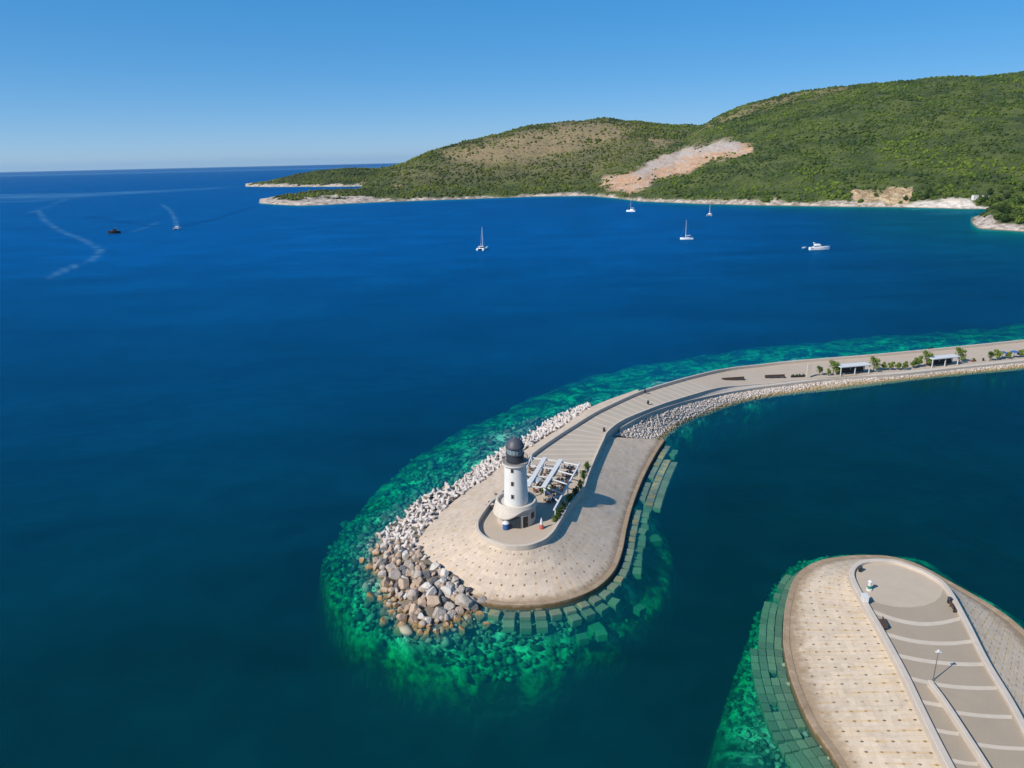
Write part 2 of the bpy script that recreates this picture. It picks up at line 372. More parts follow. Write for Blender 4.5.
tr = n.n('ShaderNodeBsdfTransparent'); tr.inputs[0].default_value = (.93, .95, .95, 1)
ad = n.n('ShaderNodeAddShader'); n.l(df.outputs[0], ad.inputs[0]); n.l(tr.outputs[0], ad.inputs[1])
gl = n.n('ShaderNodeBsdfGlossy'); gl.inputs['Roughness'].default_value = .25; gl.inputs[0].default_value = (.07, .40, .62, 1); n.l(bp.outputs[0], gl.inputs['Normal'])
fr = n.n('ShaderNodeFresnel'); fr.inputs[0].default_value = 1.33; n.l(bp.outputs[0], fr.inputs['Normal'])
mx = n.n('ShaderNodeMixShader'); n.l(n.math('MINIMUM', fr.outputs[0], .22), mx.inputs[0]); n.l(ad.outputs[0], mx.inputs[1]); n.l(gl.outputs[0], mx.inputs[2])
n.l(mx.outputs[0], n.out.inputs['Surface'])
va = n.n('ShaderNodeVolumeAbsorption'); va.inputs['Color'].default_value = (.0, .908, .745, 1); va.inputs['Density'].default_value = .40
n.l(va.outputs[0], n.out.inputs['Volume']); M['water'] = n.m
# hills
n = NT('hill_ground'); p = n.pos(); f = n.noise(.02, 6, .62, p); g = n.noise(.11, 5, .65, p); k = n.noise(.4, 4, .6, p)
c = n.mix(n.ramp(f, .35, .65), (.032, .052, .009), (.085, .105, .020)); c = n.mul(.7, c, n.mix(g, (.45,)*3, (1.4,)*3))
dry = n.attr('dry').outputs['Fac']; dm = n.math('MULTIPLY', dry, n.ramp(g, .28, .5)); c = n.mix(n.math('MULTIPLY', dm, .9), c, (.27, .19, .095))
scar = n.attr('scar').outputs['Fac']; rim = n.attr('rim').outputs['Fac']
stri = n.noise(.035, 6, .72, n.scale(p, (4.2, .5, .6)), .5); st2 = n.noise(.16, 5, .7, p)
sc_c = n.mix(n.ramp(stri, .40, .64), (.47, .265, .14), (.44, .33, .25)); sc_c = n.mix(n.math('MULTIPLY', rim, n.ramp(stri, .30, .50)), sc_c, (.40, .345, .30)); sc_c = n.mul(.8, sc_c, n.mix(n.ramp(st2, .3, .7), (.62,)*3, (1.2,)*3))
sc_c = n.mix(n.math('MULTIPLY', n.ramp(n.noise(.07, 4, .6, p), .63, .72), .6), sc_c, (.05, .065, .02)); c = n.mix(scar, c, sc_c)
och = n.attr('ochre').outputs['Fac']; oc = n.mix(n.ramp(n.noise(.09, 5, .7, n.scale(p, (1.6, .6, 1.)), .5), .36, .62), (.25, .15, .07), (.56, .42, .25)); oc = n.mul(.7, oc, n.mix(n.ramp(k, .3, .7), (.6,)*3, (1.2,)*3)); c = n.mix(och, c, oc)
rk = n.mix(n.ramp(g, .36, .62), (.22, .17, .125), (.60, .50, .42)); rk = n.mul(.8, rk, n.mix(k, (.4,)*3, (1.3,)*3))
rock = n.attr('rock').outputs['Fac']; c = n.mix(rock, c, rk)
snd = n.attr('sand').outputs['Fac']; c = n.mix(snd, c, n.mix(n.ramp(g, .35, .65), (.34, .29, .24), (.64, .57, .49)))
zz = x_z(n); c = n.mix(n.ramp(zz, .9, .2), c, (.16, .12, .07))
n.bsdf(c, .95, k, .6, 1.5); M['hill'] = n.m
def m_leaf(name, cols):
    n = NT(name); r = n.n('ShaderNodeNewGeometry').outputs['Random Per Island']
    cr = n.n('ShaderNodeValToRGB'); n.l(r, cr.inputs[0]); e = cr.color_ramp.elements
    while len(e) < len(cols): e.new(.5)
    for i, cc in enumerate(cols): e[i].position = i/(len(cols)-1); e[i].color = (*cc, 1)
    big = n.noise(.009, 5, .65, n.pos()); c = n.mul(.9, cr.outputs[0], n.mix(n.ramp(big, .38, .62), (.58, .66, .58), (1.62, 1.55, .95)))
    if name.startswith('hill'): c = n.mul(n.ramp(n.math('SUBTRACT', n.xyz(n.pos())[0], n.math('MULTIPLY', n.xyz(n.pos())[1], .24)), 60., -160.), c, (1.12, .90, .85))
    b = n.bsdf(c, .75, spec=.2); return n.m
M['shrub'] = m_leaf('hillside_leaves', [(.022, .040, .007), (.040, .067, .010), (.062, .094, .013), (.030, .053, .009), (.080, .114, .017), (.047, .078, .011)])
M['leaf'] = m_leaf('tree_leaves', [(.06, .10, .02), (.10, .15, .035), (.15, .20, .05), (.07, .115, .025)])
M['leafd'] = m_leaf('dark_leaves', [(.022, .045, .012), (.035, .065, .018), (.06, .095, .025)])
M['bark'] = mat('bark', (.10, .075, .05), .9, .3, 4)
# ------------------------------------------------------------------ plan of the first mole
# paired edges of the raised walk: left parapet top / right parapet top (pixel, pixel), height of the floor
pairs = [((516, 545), (516.5, 545), 6), ((505, 544), (528, 544), 6), ((496, 541), (538, 541), 6), ((486, 537), (546, 537), 6), ((479, 531), (553, 530), 6), ((477, 524), (558, 522), 6), ((479, 517), (563, 514), 6),
 ((490, 502), (572, 501), 6), ((500, 493), (583, 487), 6), ((514, 476), (588, 473), 6), ((530, 455), (596, 454), 6), ((553, 438), (603, 439), 6),
 ((578, 422), (608, 430), 6), ((600, 409), (625, 418), 6), ((640, 391), (665, 401.5), 5.6), ((687, 377), (712, 390), 4.6), ((724, 368.7), (738, 386), 3.2),
 ((762, 364), (775, 382.5), 2.4), ((800, 360), (806, 379.5), 2.2), ((882, 353.4), (888, 372.2), 2.2), ((970, 345), (974, 363.5), 2.2), ((1024, 339.5), (1030, 357.5), 2.2), ((1110, 331), (1116, 348), 2.2), ((1230, 319), (1236, 335), 2.2)]
NI = 6
Lp = crom([P(*a, z+1) for a, b, z in pairs], NI)
Rp = crom([P(*b, z+(1 if b[0] < 700 else .05)) for a, b, z in pairs], NI)
zf = [v for i in range(len(pairs)-1) for v in [pairs[i][2]+(pairs[i+1][2]-pairs[i][2])*k/NI for k in range(NI)]]+[pairs[-1][2]]
fl = lambda L, dz=0: [Vector((p.x, p.y, zf[i]+dz)) for i, p in enumerate(L)]
split = 9*NI
strip('platform', fl(Lp)[:split+1], fl(Rp)[:split+1], M['plat'], 12)
sp2 = 15*NI
strip('promenade', fl(Lp)[split:sp2+1], fl(Rp)[split:sp2+1], M['prom'], 12)
strip('promenade', fl(Lp)[sp2:], fl(Rp)[sp2:], M['plat'], 12)
# one continuous parapet: from the far seaward side, round the lighthouse, to the end of the retaining wall
ir = 14*NI; LB = len(Lp)
ie = 17*NI
chain = Lp[::-1][:-1]+Rp[1:ie+1]; zc = zf[::-1][:-1]+zf[1:ie+1]; nl = len(Lp)-1
tops = [z+.95 for z in zc[:nl]]+[z+.95*max(.05, min(1, (17*NI-i)/(4.*NI))) for i, z in zip(range(1, ie+1), zf[1:ie+1])]
tag(wall('parapet_wall', chain, .55, [max(z-3., -.5) for z in zc], tops, M['conc']), 'pale concrete parapet along both edges of the promenade and round the lighthouse', 'parapet wall')
# sloped slab around the head
slab = [((638, 389.2), 4.4), ((592, 406.5), 4.2), ((560, 428), 4), ((530, 447), 3.9), ((510, 459), 3.8), ((490, 475), 3.6), ((470, 489), 3.4), ((446, 508), 3.0), ((427, 528), 2.6), ((417, 545), 2.2),
 ((426, 564), 1.8), ((437, 573), 1.6), ((452, 583), 1.4), ((473, 594), 1.1), ((495, 602), .8), ((520, 604), .75), ((550, 602), .75), ((575, 596), .75), ((596, 586), .75), ((612, 570), .75), ((620, 550), .75),
 ((624, 530), .75), ((629, 510), .75), ((636, 490), .75), ((645, 470), .75), ((655, 452), .75), ((663, 440), .75)]
inn = [(640, 391), (600, 409), (578, 422), (553, 438), (530, 455), (514, 476), (500, 493), (490, 502), (479, 517), (477, 524), (479, 531), (486, 537), (496, 541), (505, 544), (516, 545), (528, 544), (538, 541), (546, 537),
 (553, 530), (558, 522), (563, 514), (572, 501), (583, 487), (588, 473), (596, 454), (603, 439), (608, 430)]
inz = [5.3]+[5.9]*7+[6.1]*7+[6.1, 6.0, 6.0, 5.9, 5.8, 5.8, 5.8, 5.8, 5.8, 5.7, 5.5, 5.2]
So_ = crom([P(*a, z) for a, z in slab], NI)
Ii = [P(*a, 7) for a in inn]; Ii = crom([Vector((p.x, p.y, inz[i])) for i, p in enumerate(Ii)], NI)
strip('sloped_apron', Ii, So_, M['slope'], 10)
# concrete toe (a kerb of cast lengths) along the front and harbour side
toe = So_[13*NI:]
tag(wall('toe_kerb', toe, 1.0, -1.2, .95, M['slope'], off=0), kind='structure')
# harbour side of the walk: retaining wall, low terrace, kerb, stone slope
Kc = [((611.5, 433.5), 5.3), ((640, 417.5), 5.3), ((663, 408.8), 4.9), ((691, 400.6), 4.0), ((738, 391), 2.5), ((780, 385), 1.8), ((837, 378.5), 1.6), ((900, 374.2), 1.5), ((960, 367.8), 1.5), ((1026, 361), 1.5), ((1112, 351.5), 1.5), ((1232, 338), 1.5)]
Rr = [(608, 430), (637, 411.5), (665, 401.5), (691, 394.8), (738, 386), (775, 382.5), (831, 376.8), (894, 371.7), (956, 365.5), (1022, 358.5), (1110, 349), (1236, 335)]
def zfl(px):
    xs = [b[0] for a, b, z in pairs]; return float(np.interp(px, xs[7:], [z for a, b, z in pairs][7:]))
Rw = crom([P(a[0], a[1], zfl(a[0])+.02) for a in Rr], NI)
Kw = crom([P(*a, z) for a, z in Kc], NI)
RpT = [Rp[12*NI+2*i] for i in range(0)]
def near_on(L, p): return min(L, key=lambda q: (q.x-p.x)**2+(q.y-p.y)**2)
strip('lower_terrace', [Vector((q.x, q.y, min(p.z, 5.3)+.02 if i < 3*NI else q.z-.08)) for i, (p, q) in enumerate((p, near_on(Rp, p)) for p in Kw)], Kw, M['terrace'], 3)
tag(wall('low_kerb_wall', Kw[2:], .6, .3, [p.z+.35 for p in Kw[2:]], M['conc']), 'low pale kerb wall along top of the white stone slope', 'kerb wall')
Sh = [(662, 440), (675, 428), (690, 420), (715, 410), (740, 402), (770, 396), (806, 391.5), (850, 387), (900, 380.5), (960, 374), (1024, 368), (1110, 357), (1232, 343)]
Shw = PL(Sh, 0, NI)
KwS = crom([P(614, 433, 5.3)]+[P(*a, z) for a, z in Kc[1:2]]+[P(655, 411.8, 5.05)]+[P(*a, z) for a, z in Kc[2:]], NI)
strip('stone_bank', [Vector((p.x, p.y, p.z-.6)) for p in KwS], [Vector((p.x, p.y, -.6)) for p in Shw], M['terrace'], 4)
# ------------------------------------------------------------------ second mole
o2 = [(1010, 1060), (905, 900), (845, 770), (814, 724), (796, 684), (788, 653), (786.5, 632), (789, 604), (799, 577), (820, 563), (848, 558), (870, 557.2), (888, 558), (909, 563), (925, 570), (943, 580), (980, 601), (1004, 616.6), (1024, 633.5), (1075, 680), (1150, 760), (1260, 900)]
i2 = [(1150, 1060), (1035, 920), (952, 768), (925, 715), (906, 675), (890, 645), (880, 627), (866, 603), (854, 581), (852, 571), (857, 564), (869, 560), (894, 560.5), (915, 567), (930, 574), (946, 586), (964, 616.6), (986, 660), (1017, 712), (1060, 800), (1110, 900), (1190, 1060)]
ZD = 4.5
O2 = PL(o2, .75, NI); I2 = PL(i2, ZD+.5, NI)
strip('harbour_apron', [Vector((p.x, p.y, ZD-.5)) for p in I2], O2, M['slope2'], 10)
tag(wall('toe_kerb', O2, 1.0, -1.2, .95, M['slope2']), kind='structure')
tag(wall('deck_parapet', I2, .85, 3, ZD+.5, M['conc']), 'broad pale parapet rimming the paved deck of the harbour mole', 'parapet wall')
flat('deck_paving', [p for p in I2], ZD, M['deck'])
z4 = ZD+.004
pl = [(858, 566), (854, 573), (857, 583), (862, 592), (870, 599.5), (881, 604), (894, 606.8), (910, 607.5), (925, 605.5), (935, 601.5), (941, 596), (943, 589), (938, 581), (927, 574), (912, 568), (893, 563), (872, 562)]
PLZ = PL(pl, z4); flat('plaza_paving', PLZ, z4, M['plaza'])
for l in ([(872, 611), (895, 619.5), (918.5, 623.8), (940, 623), (960, 618.5)], [(886, 634), (908, 640), (931, 643), (953, 643.3), (973, 641)], [(896, 655), (920, 660), (943, 663), (968, 664.4), (986, 664)],
          [(905, 677), (930, 683), (952, 686.5), (975, 688), (997, 688)], [(919, 701), (933, 704), (946, 706)], [(955, 712.5), (985, 716), (1012, 717)],
          [(933, 729.5), (945, 732), (959, 734)], [(974, 744), (1000, 747.5), (1030, 749)], [(950, 760), (965, 763), (978, 764)], [(995, 780), (1030, 785), (1050, 786)]):
    a = crom([P(x, y-1.9, z4) for x, y in l], 6); b = crom([P(x, y+1.9, z4) for x, y in l], 6)
    strip('paving_band', a, b, M['band'], 2)
dv = PL([(930, 680), (945, 700), (970, 738), (991, 771), (1045, 860)], ZD+.9, 4)
tag(wall('divider_wall', dv, .55, ZD-.2, ZD+.9, M['conc']), 'straight pale divider wall in the middle of the harbour deck', 'divider wall')
# ------------------------------------------------------------------ sea bed (with the rubble cores of both moles)
tet_out = [(592, 404), (560, 416), (530, 435), (488, 460), (459, 484), (443, 488), (418, 502), (403, 517.5), (383, 530), (373, 539), (370, 555)]
boulder_out = [(368, 570), (385, 600), (405, 632), (440, 632), (470, 618), (495, 606)]
shore1 = PL([(1230, 318.8), (1110, 330.8), (1024, 339.3), (970, 344.8), (882, 353), (800, 359.6), (762, 363.6), (724, 368.2), (687, 376.5), (640, 390)], 3)+PL(tet_out+boulder_out, 0)+[Vector(p) for p in toe[6:]]+PL(Sh, 0)
shore2 = [Vector(p) for p in O2]+[P(1190, 1060, 0), P(1010, 1060, 0)]
shal1 = PL([(1230, 298), (1024, 322), (900, 333), (800, 342), (720, 350), (650, 360), (590, 375), (530, 395), (475, 420), (425, 450), (378, 485), (345, 520), (322, 560), (330, 595), (352, 630), (408, 660), (480, 677), (540, 676), (590, 652), (640, 622), (668, 588), (674, 555), (668, 530), (652, 505), (650, 480), (672, 455), (715, 426), (780, 406.5), (860, 396.5), (950, 387), (1024, 380), (1230, 353)], -5)
shal2 = PL([(720, 900), (712, 768), (722, 715), (738, 665), (757, 612), (785, 570), (825, 551), (870, 548), (915, 552), (960, 578), (1030, 622), (1120, 690), (1250, 830), (1250, 1000)], -5)
def grid1(lo, hi, step, ext):
    d = np.arange(lo, hi+step, step); e = np.geomspace(1, ext, 26)-1+step
    return np.concatenate([lo-e[::-1], d, hi+e])
gx = grid1(-75, 330, .9, 60000); gy = grid1(50, 330, .9, 40000)
X, Y = np.meshgrid(gx, gy)
d1 = np.minimum(pdist(X, Y, shore1, True), pdist(X, Y, shore2, True)); ins = inside(X, Y, shore1) | inside(X, Y, shore2)
ds = pdist(X, Y, shal1, True); i1 = inside(X, Y, shal1); d2_ = pdist(X, Y, shal2, True); i2_ = inside(X, Y, shal2)
do = np.where(i1, ds, 0)+np.where(i2_ & ~i1, d2_, 0); dd = np.where(i1 | i2_, 0, np.minimum(ds, d2_))
t = d1/(d1+do+1e-6)
Z = -(1.0+5.0*t**1.2)-np.where(dd > 0, np.minimum(dd*4.5, 26), 0)
nz = fbm(X, Y, 7., 4, 3)*1.3+fbm(X, Y, 26, 2, 9)*1.2
Z = Z+nz*np.clip(d1/6, 0, 1)
Z = np.where(ins, np.minimum(-.6+d1*.33, np.where(X > 30, .7, 2.2)), Z)
Z = np.where((X < -75) | (X > 331) | (Y < 50) | (Y > 331), -32, Z)
ny, nx = X.shape; idx = np.arange(nx*ny).reshape(ny, nx)
quad = lambda ix: np.stack([ix[:-1, :-1], ix[:-1, 1:], ix[1:, 1:], ix[1:, :-1]], 2).reshape(-1, 4)
tag(npmesh('seabed', np.stack([X, Y, Z], 2).reshape(-1, 3), quad(idx), M['bed'], True, attrs={'weed': np.maximum(np.clip((t+nz*.10-.80)/.36, 0, 1)**1.3, np.clip(dd/1.2, 0, 1))}), kind='structure')
def bed(x, y):
    x = np.atleast_1d(np.asarray(x, float)); y = np.atleast_1d(np.asarray(y, float))
    ix = np.clip(np.searchsorted(gx, x), 0, nx-1); iy = np.clip(np.searchsorted(gy, y), 0, ny-1); return Z[iy, ix]
# ------------------------------------------------------------------ water sheet
ac = np.concatenate([-np.geomspace(1, 1.5, 20)[::-1]*.85, np.linspace(-.84, .84, 480), np.geomspace(1, 1.5, 20)*.85])
yr = np.concatenate([np.linspace(-40, 60, 8), 1/np.linspace(1/62., 1/600., 220), np.arange(604, 1500, 4.), np.geomspace(1510, 3500, 60), np.geomspace(3700, 40000, 26)])
A, YY = np.meshgrid(ac, yr); XX = A*(YY+60*np.clip(1-YY/60, 0, 1))
def band_(lst, wid, seed, jag=.5):
    pts = PL(lst, 0); w = [wid]*len(pts) if not isinstance(wid, list) else wid
    out = np.zeros(XX.shape)
    for i in range(len(pts)-1):
        d = pdist(XX, YY, pts[i:i+2]); ww = (w[i]+w[i+1])/2
        out = np.maximum(out, np.clip(1.3-d/ww, 0, 1))
    return np.clip(out*(.55+jag*fbm(XX, YY, ww*3, 3, seed)), 0, 1)
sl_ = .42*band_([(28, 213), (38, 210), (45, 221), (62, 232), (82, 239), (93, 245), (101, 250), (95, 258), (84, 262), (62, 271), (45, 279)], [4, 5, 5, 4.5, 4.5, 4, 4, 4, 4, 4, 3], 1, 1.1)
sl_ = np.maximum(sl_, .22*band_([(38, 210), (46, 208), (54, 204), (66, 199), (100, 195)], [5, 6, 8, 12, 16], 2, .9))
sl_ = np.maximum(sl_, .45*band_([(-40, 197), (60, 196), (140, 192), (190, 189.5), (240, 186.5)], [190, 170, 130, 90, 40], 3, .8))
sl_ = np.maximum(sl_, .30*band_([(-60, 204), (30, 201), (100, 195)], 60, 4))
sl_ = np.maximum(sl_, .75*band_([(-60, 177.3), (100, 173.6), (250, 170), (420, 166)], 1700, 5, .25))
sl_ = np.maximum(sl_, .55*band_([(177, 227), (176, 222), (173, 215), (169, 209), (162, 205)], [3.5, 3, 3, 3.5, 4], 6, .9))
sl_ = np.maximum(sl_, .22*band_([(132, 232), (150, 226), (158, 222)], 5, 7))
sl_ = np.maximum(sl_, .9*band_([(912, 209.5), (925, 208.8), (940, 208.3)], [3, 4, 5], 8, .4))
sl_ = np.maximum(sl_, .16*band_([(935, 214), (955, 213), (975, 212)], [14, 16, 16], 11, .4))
stk = .62*band_([(85, 216), (120, 222), (150, 226), (177, 227), (205, 222), (235, 213), (256, 206)], [5, 7, 6, 6, 7, 7, 5], 10, .5)
hp = PL([(1260, 345), (1024, 368), (900, 381), (800, 393), (715, 411), (665, 442), (640, 500), (615, 590), (600, 680), (640, 900), (1260, 900)], 0)
hb = pdist(XX, YY, hp, True)*np.where(inside(XX, YY, hp), 1, -1); hb = np.clip((hb+12)/30, 0, 1)
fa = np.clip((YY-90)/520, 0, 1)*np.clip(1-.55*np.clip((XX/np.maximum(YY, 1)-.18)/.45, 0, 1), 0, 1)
px_a0 = lambda px: AE(px, 200)[0]
shr = PL([(1320, 244), (1006, 231), (972, 224), (968, 212), (930, 208.5), (850, 207.5), (760, 206), (700, 204.5), (620, 200), (540, 197)], 0)
tw_ = np.interp(XX/np.maximum(YY, 1), [px_a0(540), px_a0(700), px_a0(880), px_a0(1024)], [.25, .45, .9, 1.])
tl_ = np.clip(1.05-pdist(XX, YY, shr)/(60+260*tw_**3), 0, 1)*tw_
ix = np.arange(XX.size).reshape(XX.shape)
tag(npmesh('sea', np.stack([XX, YY, np.zeros_like(XX)], 2).reshape(-1, 3), quad(ix), M['water'], True, attrs={'foam_sheen': sl_, 'streak': stk, 'harbour': hb, 'far': fa, 'teal': tl_}), kind='structure')
# ------------------------------------------------------------------ hills
def prof(lst):      # pixel list -> arrays of bearing, slope, shore distance
    a = np.array([AE(*p) for p in lst]); return a[:, 0], a[:, 1]
px_a = lambda px: AE(px, 190)[0]
cols = np.linspace(px_a(225), px_a(1330), 620); rows = 1/np.linspace(1/560., 1/4200., 420)
Ah, Yh = np.meshgrid(cols, rows); Xh = Ah*Yh
def hill(shore, ridge, ry, expo=1., cliff=5., back=700):
    sa, se = prof(shore); ysh = np.interp(Ah, sa, -H/se, left=9e5, right=-H/se[-1])
    ra, re = prof(ridge); zr_e = np.interp(Ah, ra, re); yrr = np.interp(Ah, [px_a(p) for p, _ in ry], [d for _, d in ry]); zr = np.maximum(H+zr_e*yrr, 3)
    tt = (Yh-ysh)/np.maximum(yrr-ysh, 60)
    up = np.clip(tt, 0, 1); s = up*up*(3-2*up); f = .55*up**expo+.45*s
    ramp = np.clip((Yh-ysh)/25, 0, 1)
    h = np.minimum(cliff, zr)*ramp+np.maximum(zr-cliff, 0)*f
    bk = 1-((Yh-yrr)/back)**2; h = np.where(tt > 1, np.where(bk > 0, zr*bk, np.maximum((back-(Yh-yrr))*.5, -31)), h)
    return np.where(tt < 0, np.maximum((Yh-ysh)*.55, -31), h)
shoreM = [(338, 198), (350, 203.5), (420, 200.7), (470, 199), (540, 196.5), (590, 196), (612, 198), (640, 201.5), (700, 204), (760, 205.5), (850, 207), (905, 207.5), (930, 208), (960, 209), (996, 209), (1024, 207), (1100, 205), (1320, 195)]
rB = [(330, 175), (365, 172), (395, 165.5), (430, 152.5), (470, 141.5), (510, 131.5), (540, 125.5), (570, 121), (600, 119.3), (640, 122), (680, 124.5), (720, 125), (800, 130), (1320, 150)]
hB = hill(shoreM, rB, [(330, 1700), (400, 1950), (500, 2200), (600, 2350), (720, 2400), (1320, 2600)], 1.0, 6)
rA = [(480, 205), (560, 197), (610, 186), (650, 164), (680, 142), (700, 127), (720, 116), (740, 109), (770, 100.5), (800, 93), (850, 85.5), (900, 79.5), (930, 77), (960, 76.5), (985, 77.5), (1024, 73.5), (1100, 64), (1320, 50)]
tp = np.clip((Ah-px_a(332))/(px_a(392)-px_a(332)), 0, 1); hB = (hB+31)*(tp*tp*(3-2*tp))-31
hA = hill([(470, 194), (560, 193.5), (612, 198), (640, 201.5), (700, 204), (760, 205.5), (850, 207), (905, 207.5), (930, 208), (960, 209), (996, 209), (1024, 207), (1100, 205), (1320, 195)], rA, [(480, 1900), (640, 1980), (740, 2050), (850, 1900), (1024, 1750), (1320, 1500)], .95, 7)
hP = hill([(255, 203.2), (275, 204.6), (300, 205.8), (325, 205), (350, 203.6), (400, 201.3)], [(255, 203), (275, 197.5), (288, 194.3), (323, 191.8), (360, 190), (400, 187)], [(255, 1445), (275, 1540), (300, 1570), (340, 1640), (400, 1700)], .6, 3.5, 150)
hP = np.where(Ah < px_a(400), (hP+31)*np.clip((Ah-px_a(252))/(px_a(258)-px_a(252)), 0, 1)-31, -31)
hK = hill([(244, 186.6), (270, 187), (345, 186.8), (420, 185)], [(244, 186.4), (252, 184.8), (271, 182), (296, 175.8), (316, 171.8), (343, 169.2), (366, 168.6), (391, 168), (420, 168)], [(244, 2560), (300, 2750), (350, 2800), (420, 2800)], .8, 4, 500)
hK = np.where(Ah < px_a(420), (hK+31)*np.clip((Ah-px_a(241))/(px_a(246)-px_a(241)), 0, 1)-31, -31)
hR = hill([(969, 221.5), (972, 226), (978, 229), (1006, 230.5), (1024, 231.8), (1100, 236), (1320, 246)], [(969, 221), (985, 214), (1000, 206), (1024, 196), (1100, 178), (1320, 150)], [(969, 765), (985, 752), (1000, 775), (1024, 820), (1100, 880), (1320, 880)], .7, 3, 75)
hR = np.where(Ah < px_a(964), -31, (hR+4)*np.clip((Ah-px_a(966))/(px_a(992)-px_a(966)), 0, 1)**.6-4-27*np.clip((px_a(967)-Ah)/(px_a(967)-px_a(964)), 0, 1))
hh_ = np.maximum.reduce([hB, hA, hP, hK, hR])
lift = np.clip(hh_/25, 0, 1)
hh_ = hh_+lift*(fbm(Xh, Yh, 170, 3, 21)*9+fbm(Xh, Yh, 45, 4, 22)*5)+np.clip(hh_/4, 0, 1)*fbm(Xh, Yh, 14, 3, 23)*1.4
def pxs():
    v = np.stack([Xh, Yh, hh_-H], 2); w = v@_D; return 512+F*(v@_cx)/w, 384-F*(v@_cy)/w
hh_ = hh_+0.
PX, PY = pxs()
jx = PX+fbm(Xh, Yh, 60, 4, 31)*5+fbm(Xh, Yh, 16, 3, 33)*4; jy = PY+fbm(Xh, Yh, 50, 4, 32)*3+fbm(Xh, Yh, 16, 3, 34)*2.5
def soft(poly, w=2.):
    d = pdist(jx, jy, poly, True)*np.where(inside(jx, jy, poly), 1, -1); return np.clip(.5+d/w, 0, 1)
front = (Yh < 2100); rim_ = soft([(636, 176), (640, 168), (660, 156), (685, 147), (720, 140), (740, 139), (738, 149), (700, 154), (672, 163), (650, 173)], 8)
scar = soft([(603, 187), (603, 178), (612, 175), (640, 169), (660, 157), (685, 148), (720, 141), (735, 140), (752, 147), (750, 153), (735, 157), (716, 160), (700, 167), (690, 173), (672, 177), (652, 182), (645, 190), (630, 193)], 4)*front
ochre = soft([(850, 200), (851, 192), (868, 191), (880, 193), (890, 188), (912, 187), (913, 196), (905, 202), (880, 203)])*front
ochre = np.maximum(ochre, .9*soft([(358, 184), (362, 181), (367, 181), (368, 184)], 2)); ochre = np.maximum(ochre, .6*soft([(392, 185), (402, 184), (408, 186), (396, 187.5)], 2))
dry = np.maximum(.95*soft([(440, 152), (500, 137), (560, 123), (600, 120), (640, 126), (620, 140), (585, 152), (540, 162), (480, 166), (450, 162)], 14), .8*soft([(760, 102), (800, 92), (850, 84), (850, 90), (790, 100), (735, 118), (700, 128), (690, 126)], 10))
dry = np.maximum(dry, .35*soft([(385, 168), (690, 120), (700, 140), (600, 175), (400, 185)], 20)); dry = np.maximum(dry, .85*soft([(650, 140), (660, 137), (672, 142), (668, 147), (655, 146)], 4))
rockz = np.interp(PX, [250, 300, 380, 420, 600, 700, 850, 960, 972, 1300], [7, 8, 6.5, 3.2, 4.5, 6.5, 5.5, 3.5, 1.8, 1.8])
rock = np.clip((rockz+fbm(Xh, Yh, 40, 4, 41)*5.5-hh_)/1.6+.5, 0, 1)
sand = soft([(905, 204), (935, 201), (940, 198), (972, 198), (976, 205), (997, 208), (990, 212), (905, 210)], 3)*(Yh > 800)
rock = np.maximum(rock, soft([(967, 224), (976, 217), (990, 215.5), (1000, 221), (1008, 226), (1030, 227), (1030, 234), (967, 233)], 3)*(Yh < 850))
rg = np.clip(scar*.45+ochre*.8+rock*.5, 0, 1); hh_ = np.where(hh_ > .3, hh_+rg*(fbm(Xh, Yh, 22, 4, 71)*5+np.abs(fbm(Xh, Yh, 9, 3, 72))*4-1.), hh_)
ix = np.arange(Xh.size).reshape(Xh.shape)
hq = quad(ix); hq = hq[hh_.ravel()[hq].max(1) > -9]
ter = npmesh('hills', np.stack([Xh, Yh, hh_], 2).reshape(-1, 3), hq, M['hill'], True, attrs={'dry': dry, 'scar': scar, 'rim': rim_, 'ochre': ochre, 'rock': rock, 'sand': sand}); tag(ter, kind='structure')
# shrub cover
nR, nC = Xh.shape; N = 300000
ri = RNG.uniform(0, 1, N); ci = RNG.uniform(0, nC-1.001, N)
yy = np.sqrt(600**2+ri*(3300**2-600**2)); rr_ = np.interp(-yy, -rows[::-1] if rows[0] > rows[-1] else -rows[::-1], np.arange(nR)[::-1]) if False else np.interp(yy, rows, np.arange(nR))
r0 = np.clip(rr_.astype(int), 0, nR-2); c0 = ci.astype(int)
def samp(G): 
    fr_, fc = rr_-r0, ci-c0
    return (G[r0, c0]*(1-fr_)*(1-fc)+G[r0+1, c0]*fr_*(1-fc)+G[r0, c0+1]*(1-fr_)*fc+G[r0+1, c0+1]*fr_*fc)
sx_, sz_ = samp(Xh), samp(hh_); bare = np.clip(samp(np.maximum.reduce([scar*1.1-.75*np.clip((fbm(Xh, Yh, 34, 3, 81)-.12)/.12, 0, 1)*(1-rim_)*scar, ochre*1.05, rock, sand*1.1, dry*.88])), 0, 1)
maxe = np.maximum.accumulate(np.where(hh_ > 0, (hh_-H)/Yh, -9), axis=0)       # what the hill itself hides is thinned out
vis = ((sz_+5-H)/yy) > samp(maxe)-.004
keep = (sz_ > 3.2) & (RNG.uniform(0, 1, N) > bare) & vis & (RNG.uniform(0, 1, N) > .10)
clump = vnoise(sx_/38, yy/38, 55)
rad = (.75+2.4*RNG.uniform(0, 1, N)**2.5)*(.6+.8*clump)*np.where(yy > 1900, 1.25, 1.)
pts = np.stack([sx_, yy, sz_+rad*.35], 1)[keep]; rad = rad[keep]
near = pts[:, 1] < 1150
tag(blobs('hillside_shrubs', pts[~near], rad[~near], 1, M['shrub'], .85, .35), 'dense low green maquis covering the hills across the bay', 'shrubs', kind='stuff')
tag(blobs('cove_undergrowth', pts[near], rad[near], 2, M['shrub'], .9, .30), 'green undergrowth on the slopes around the cove', 'shrubs', kind='stuff')
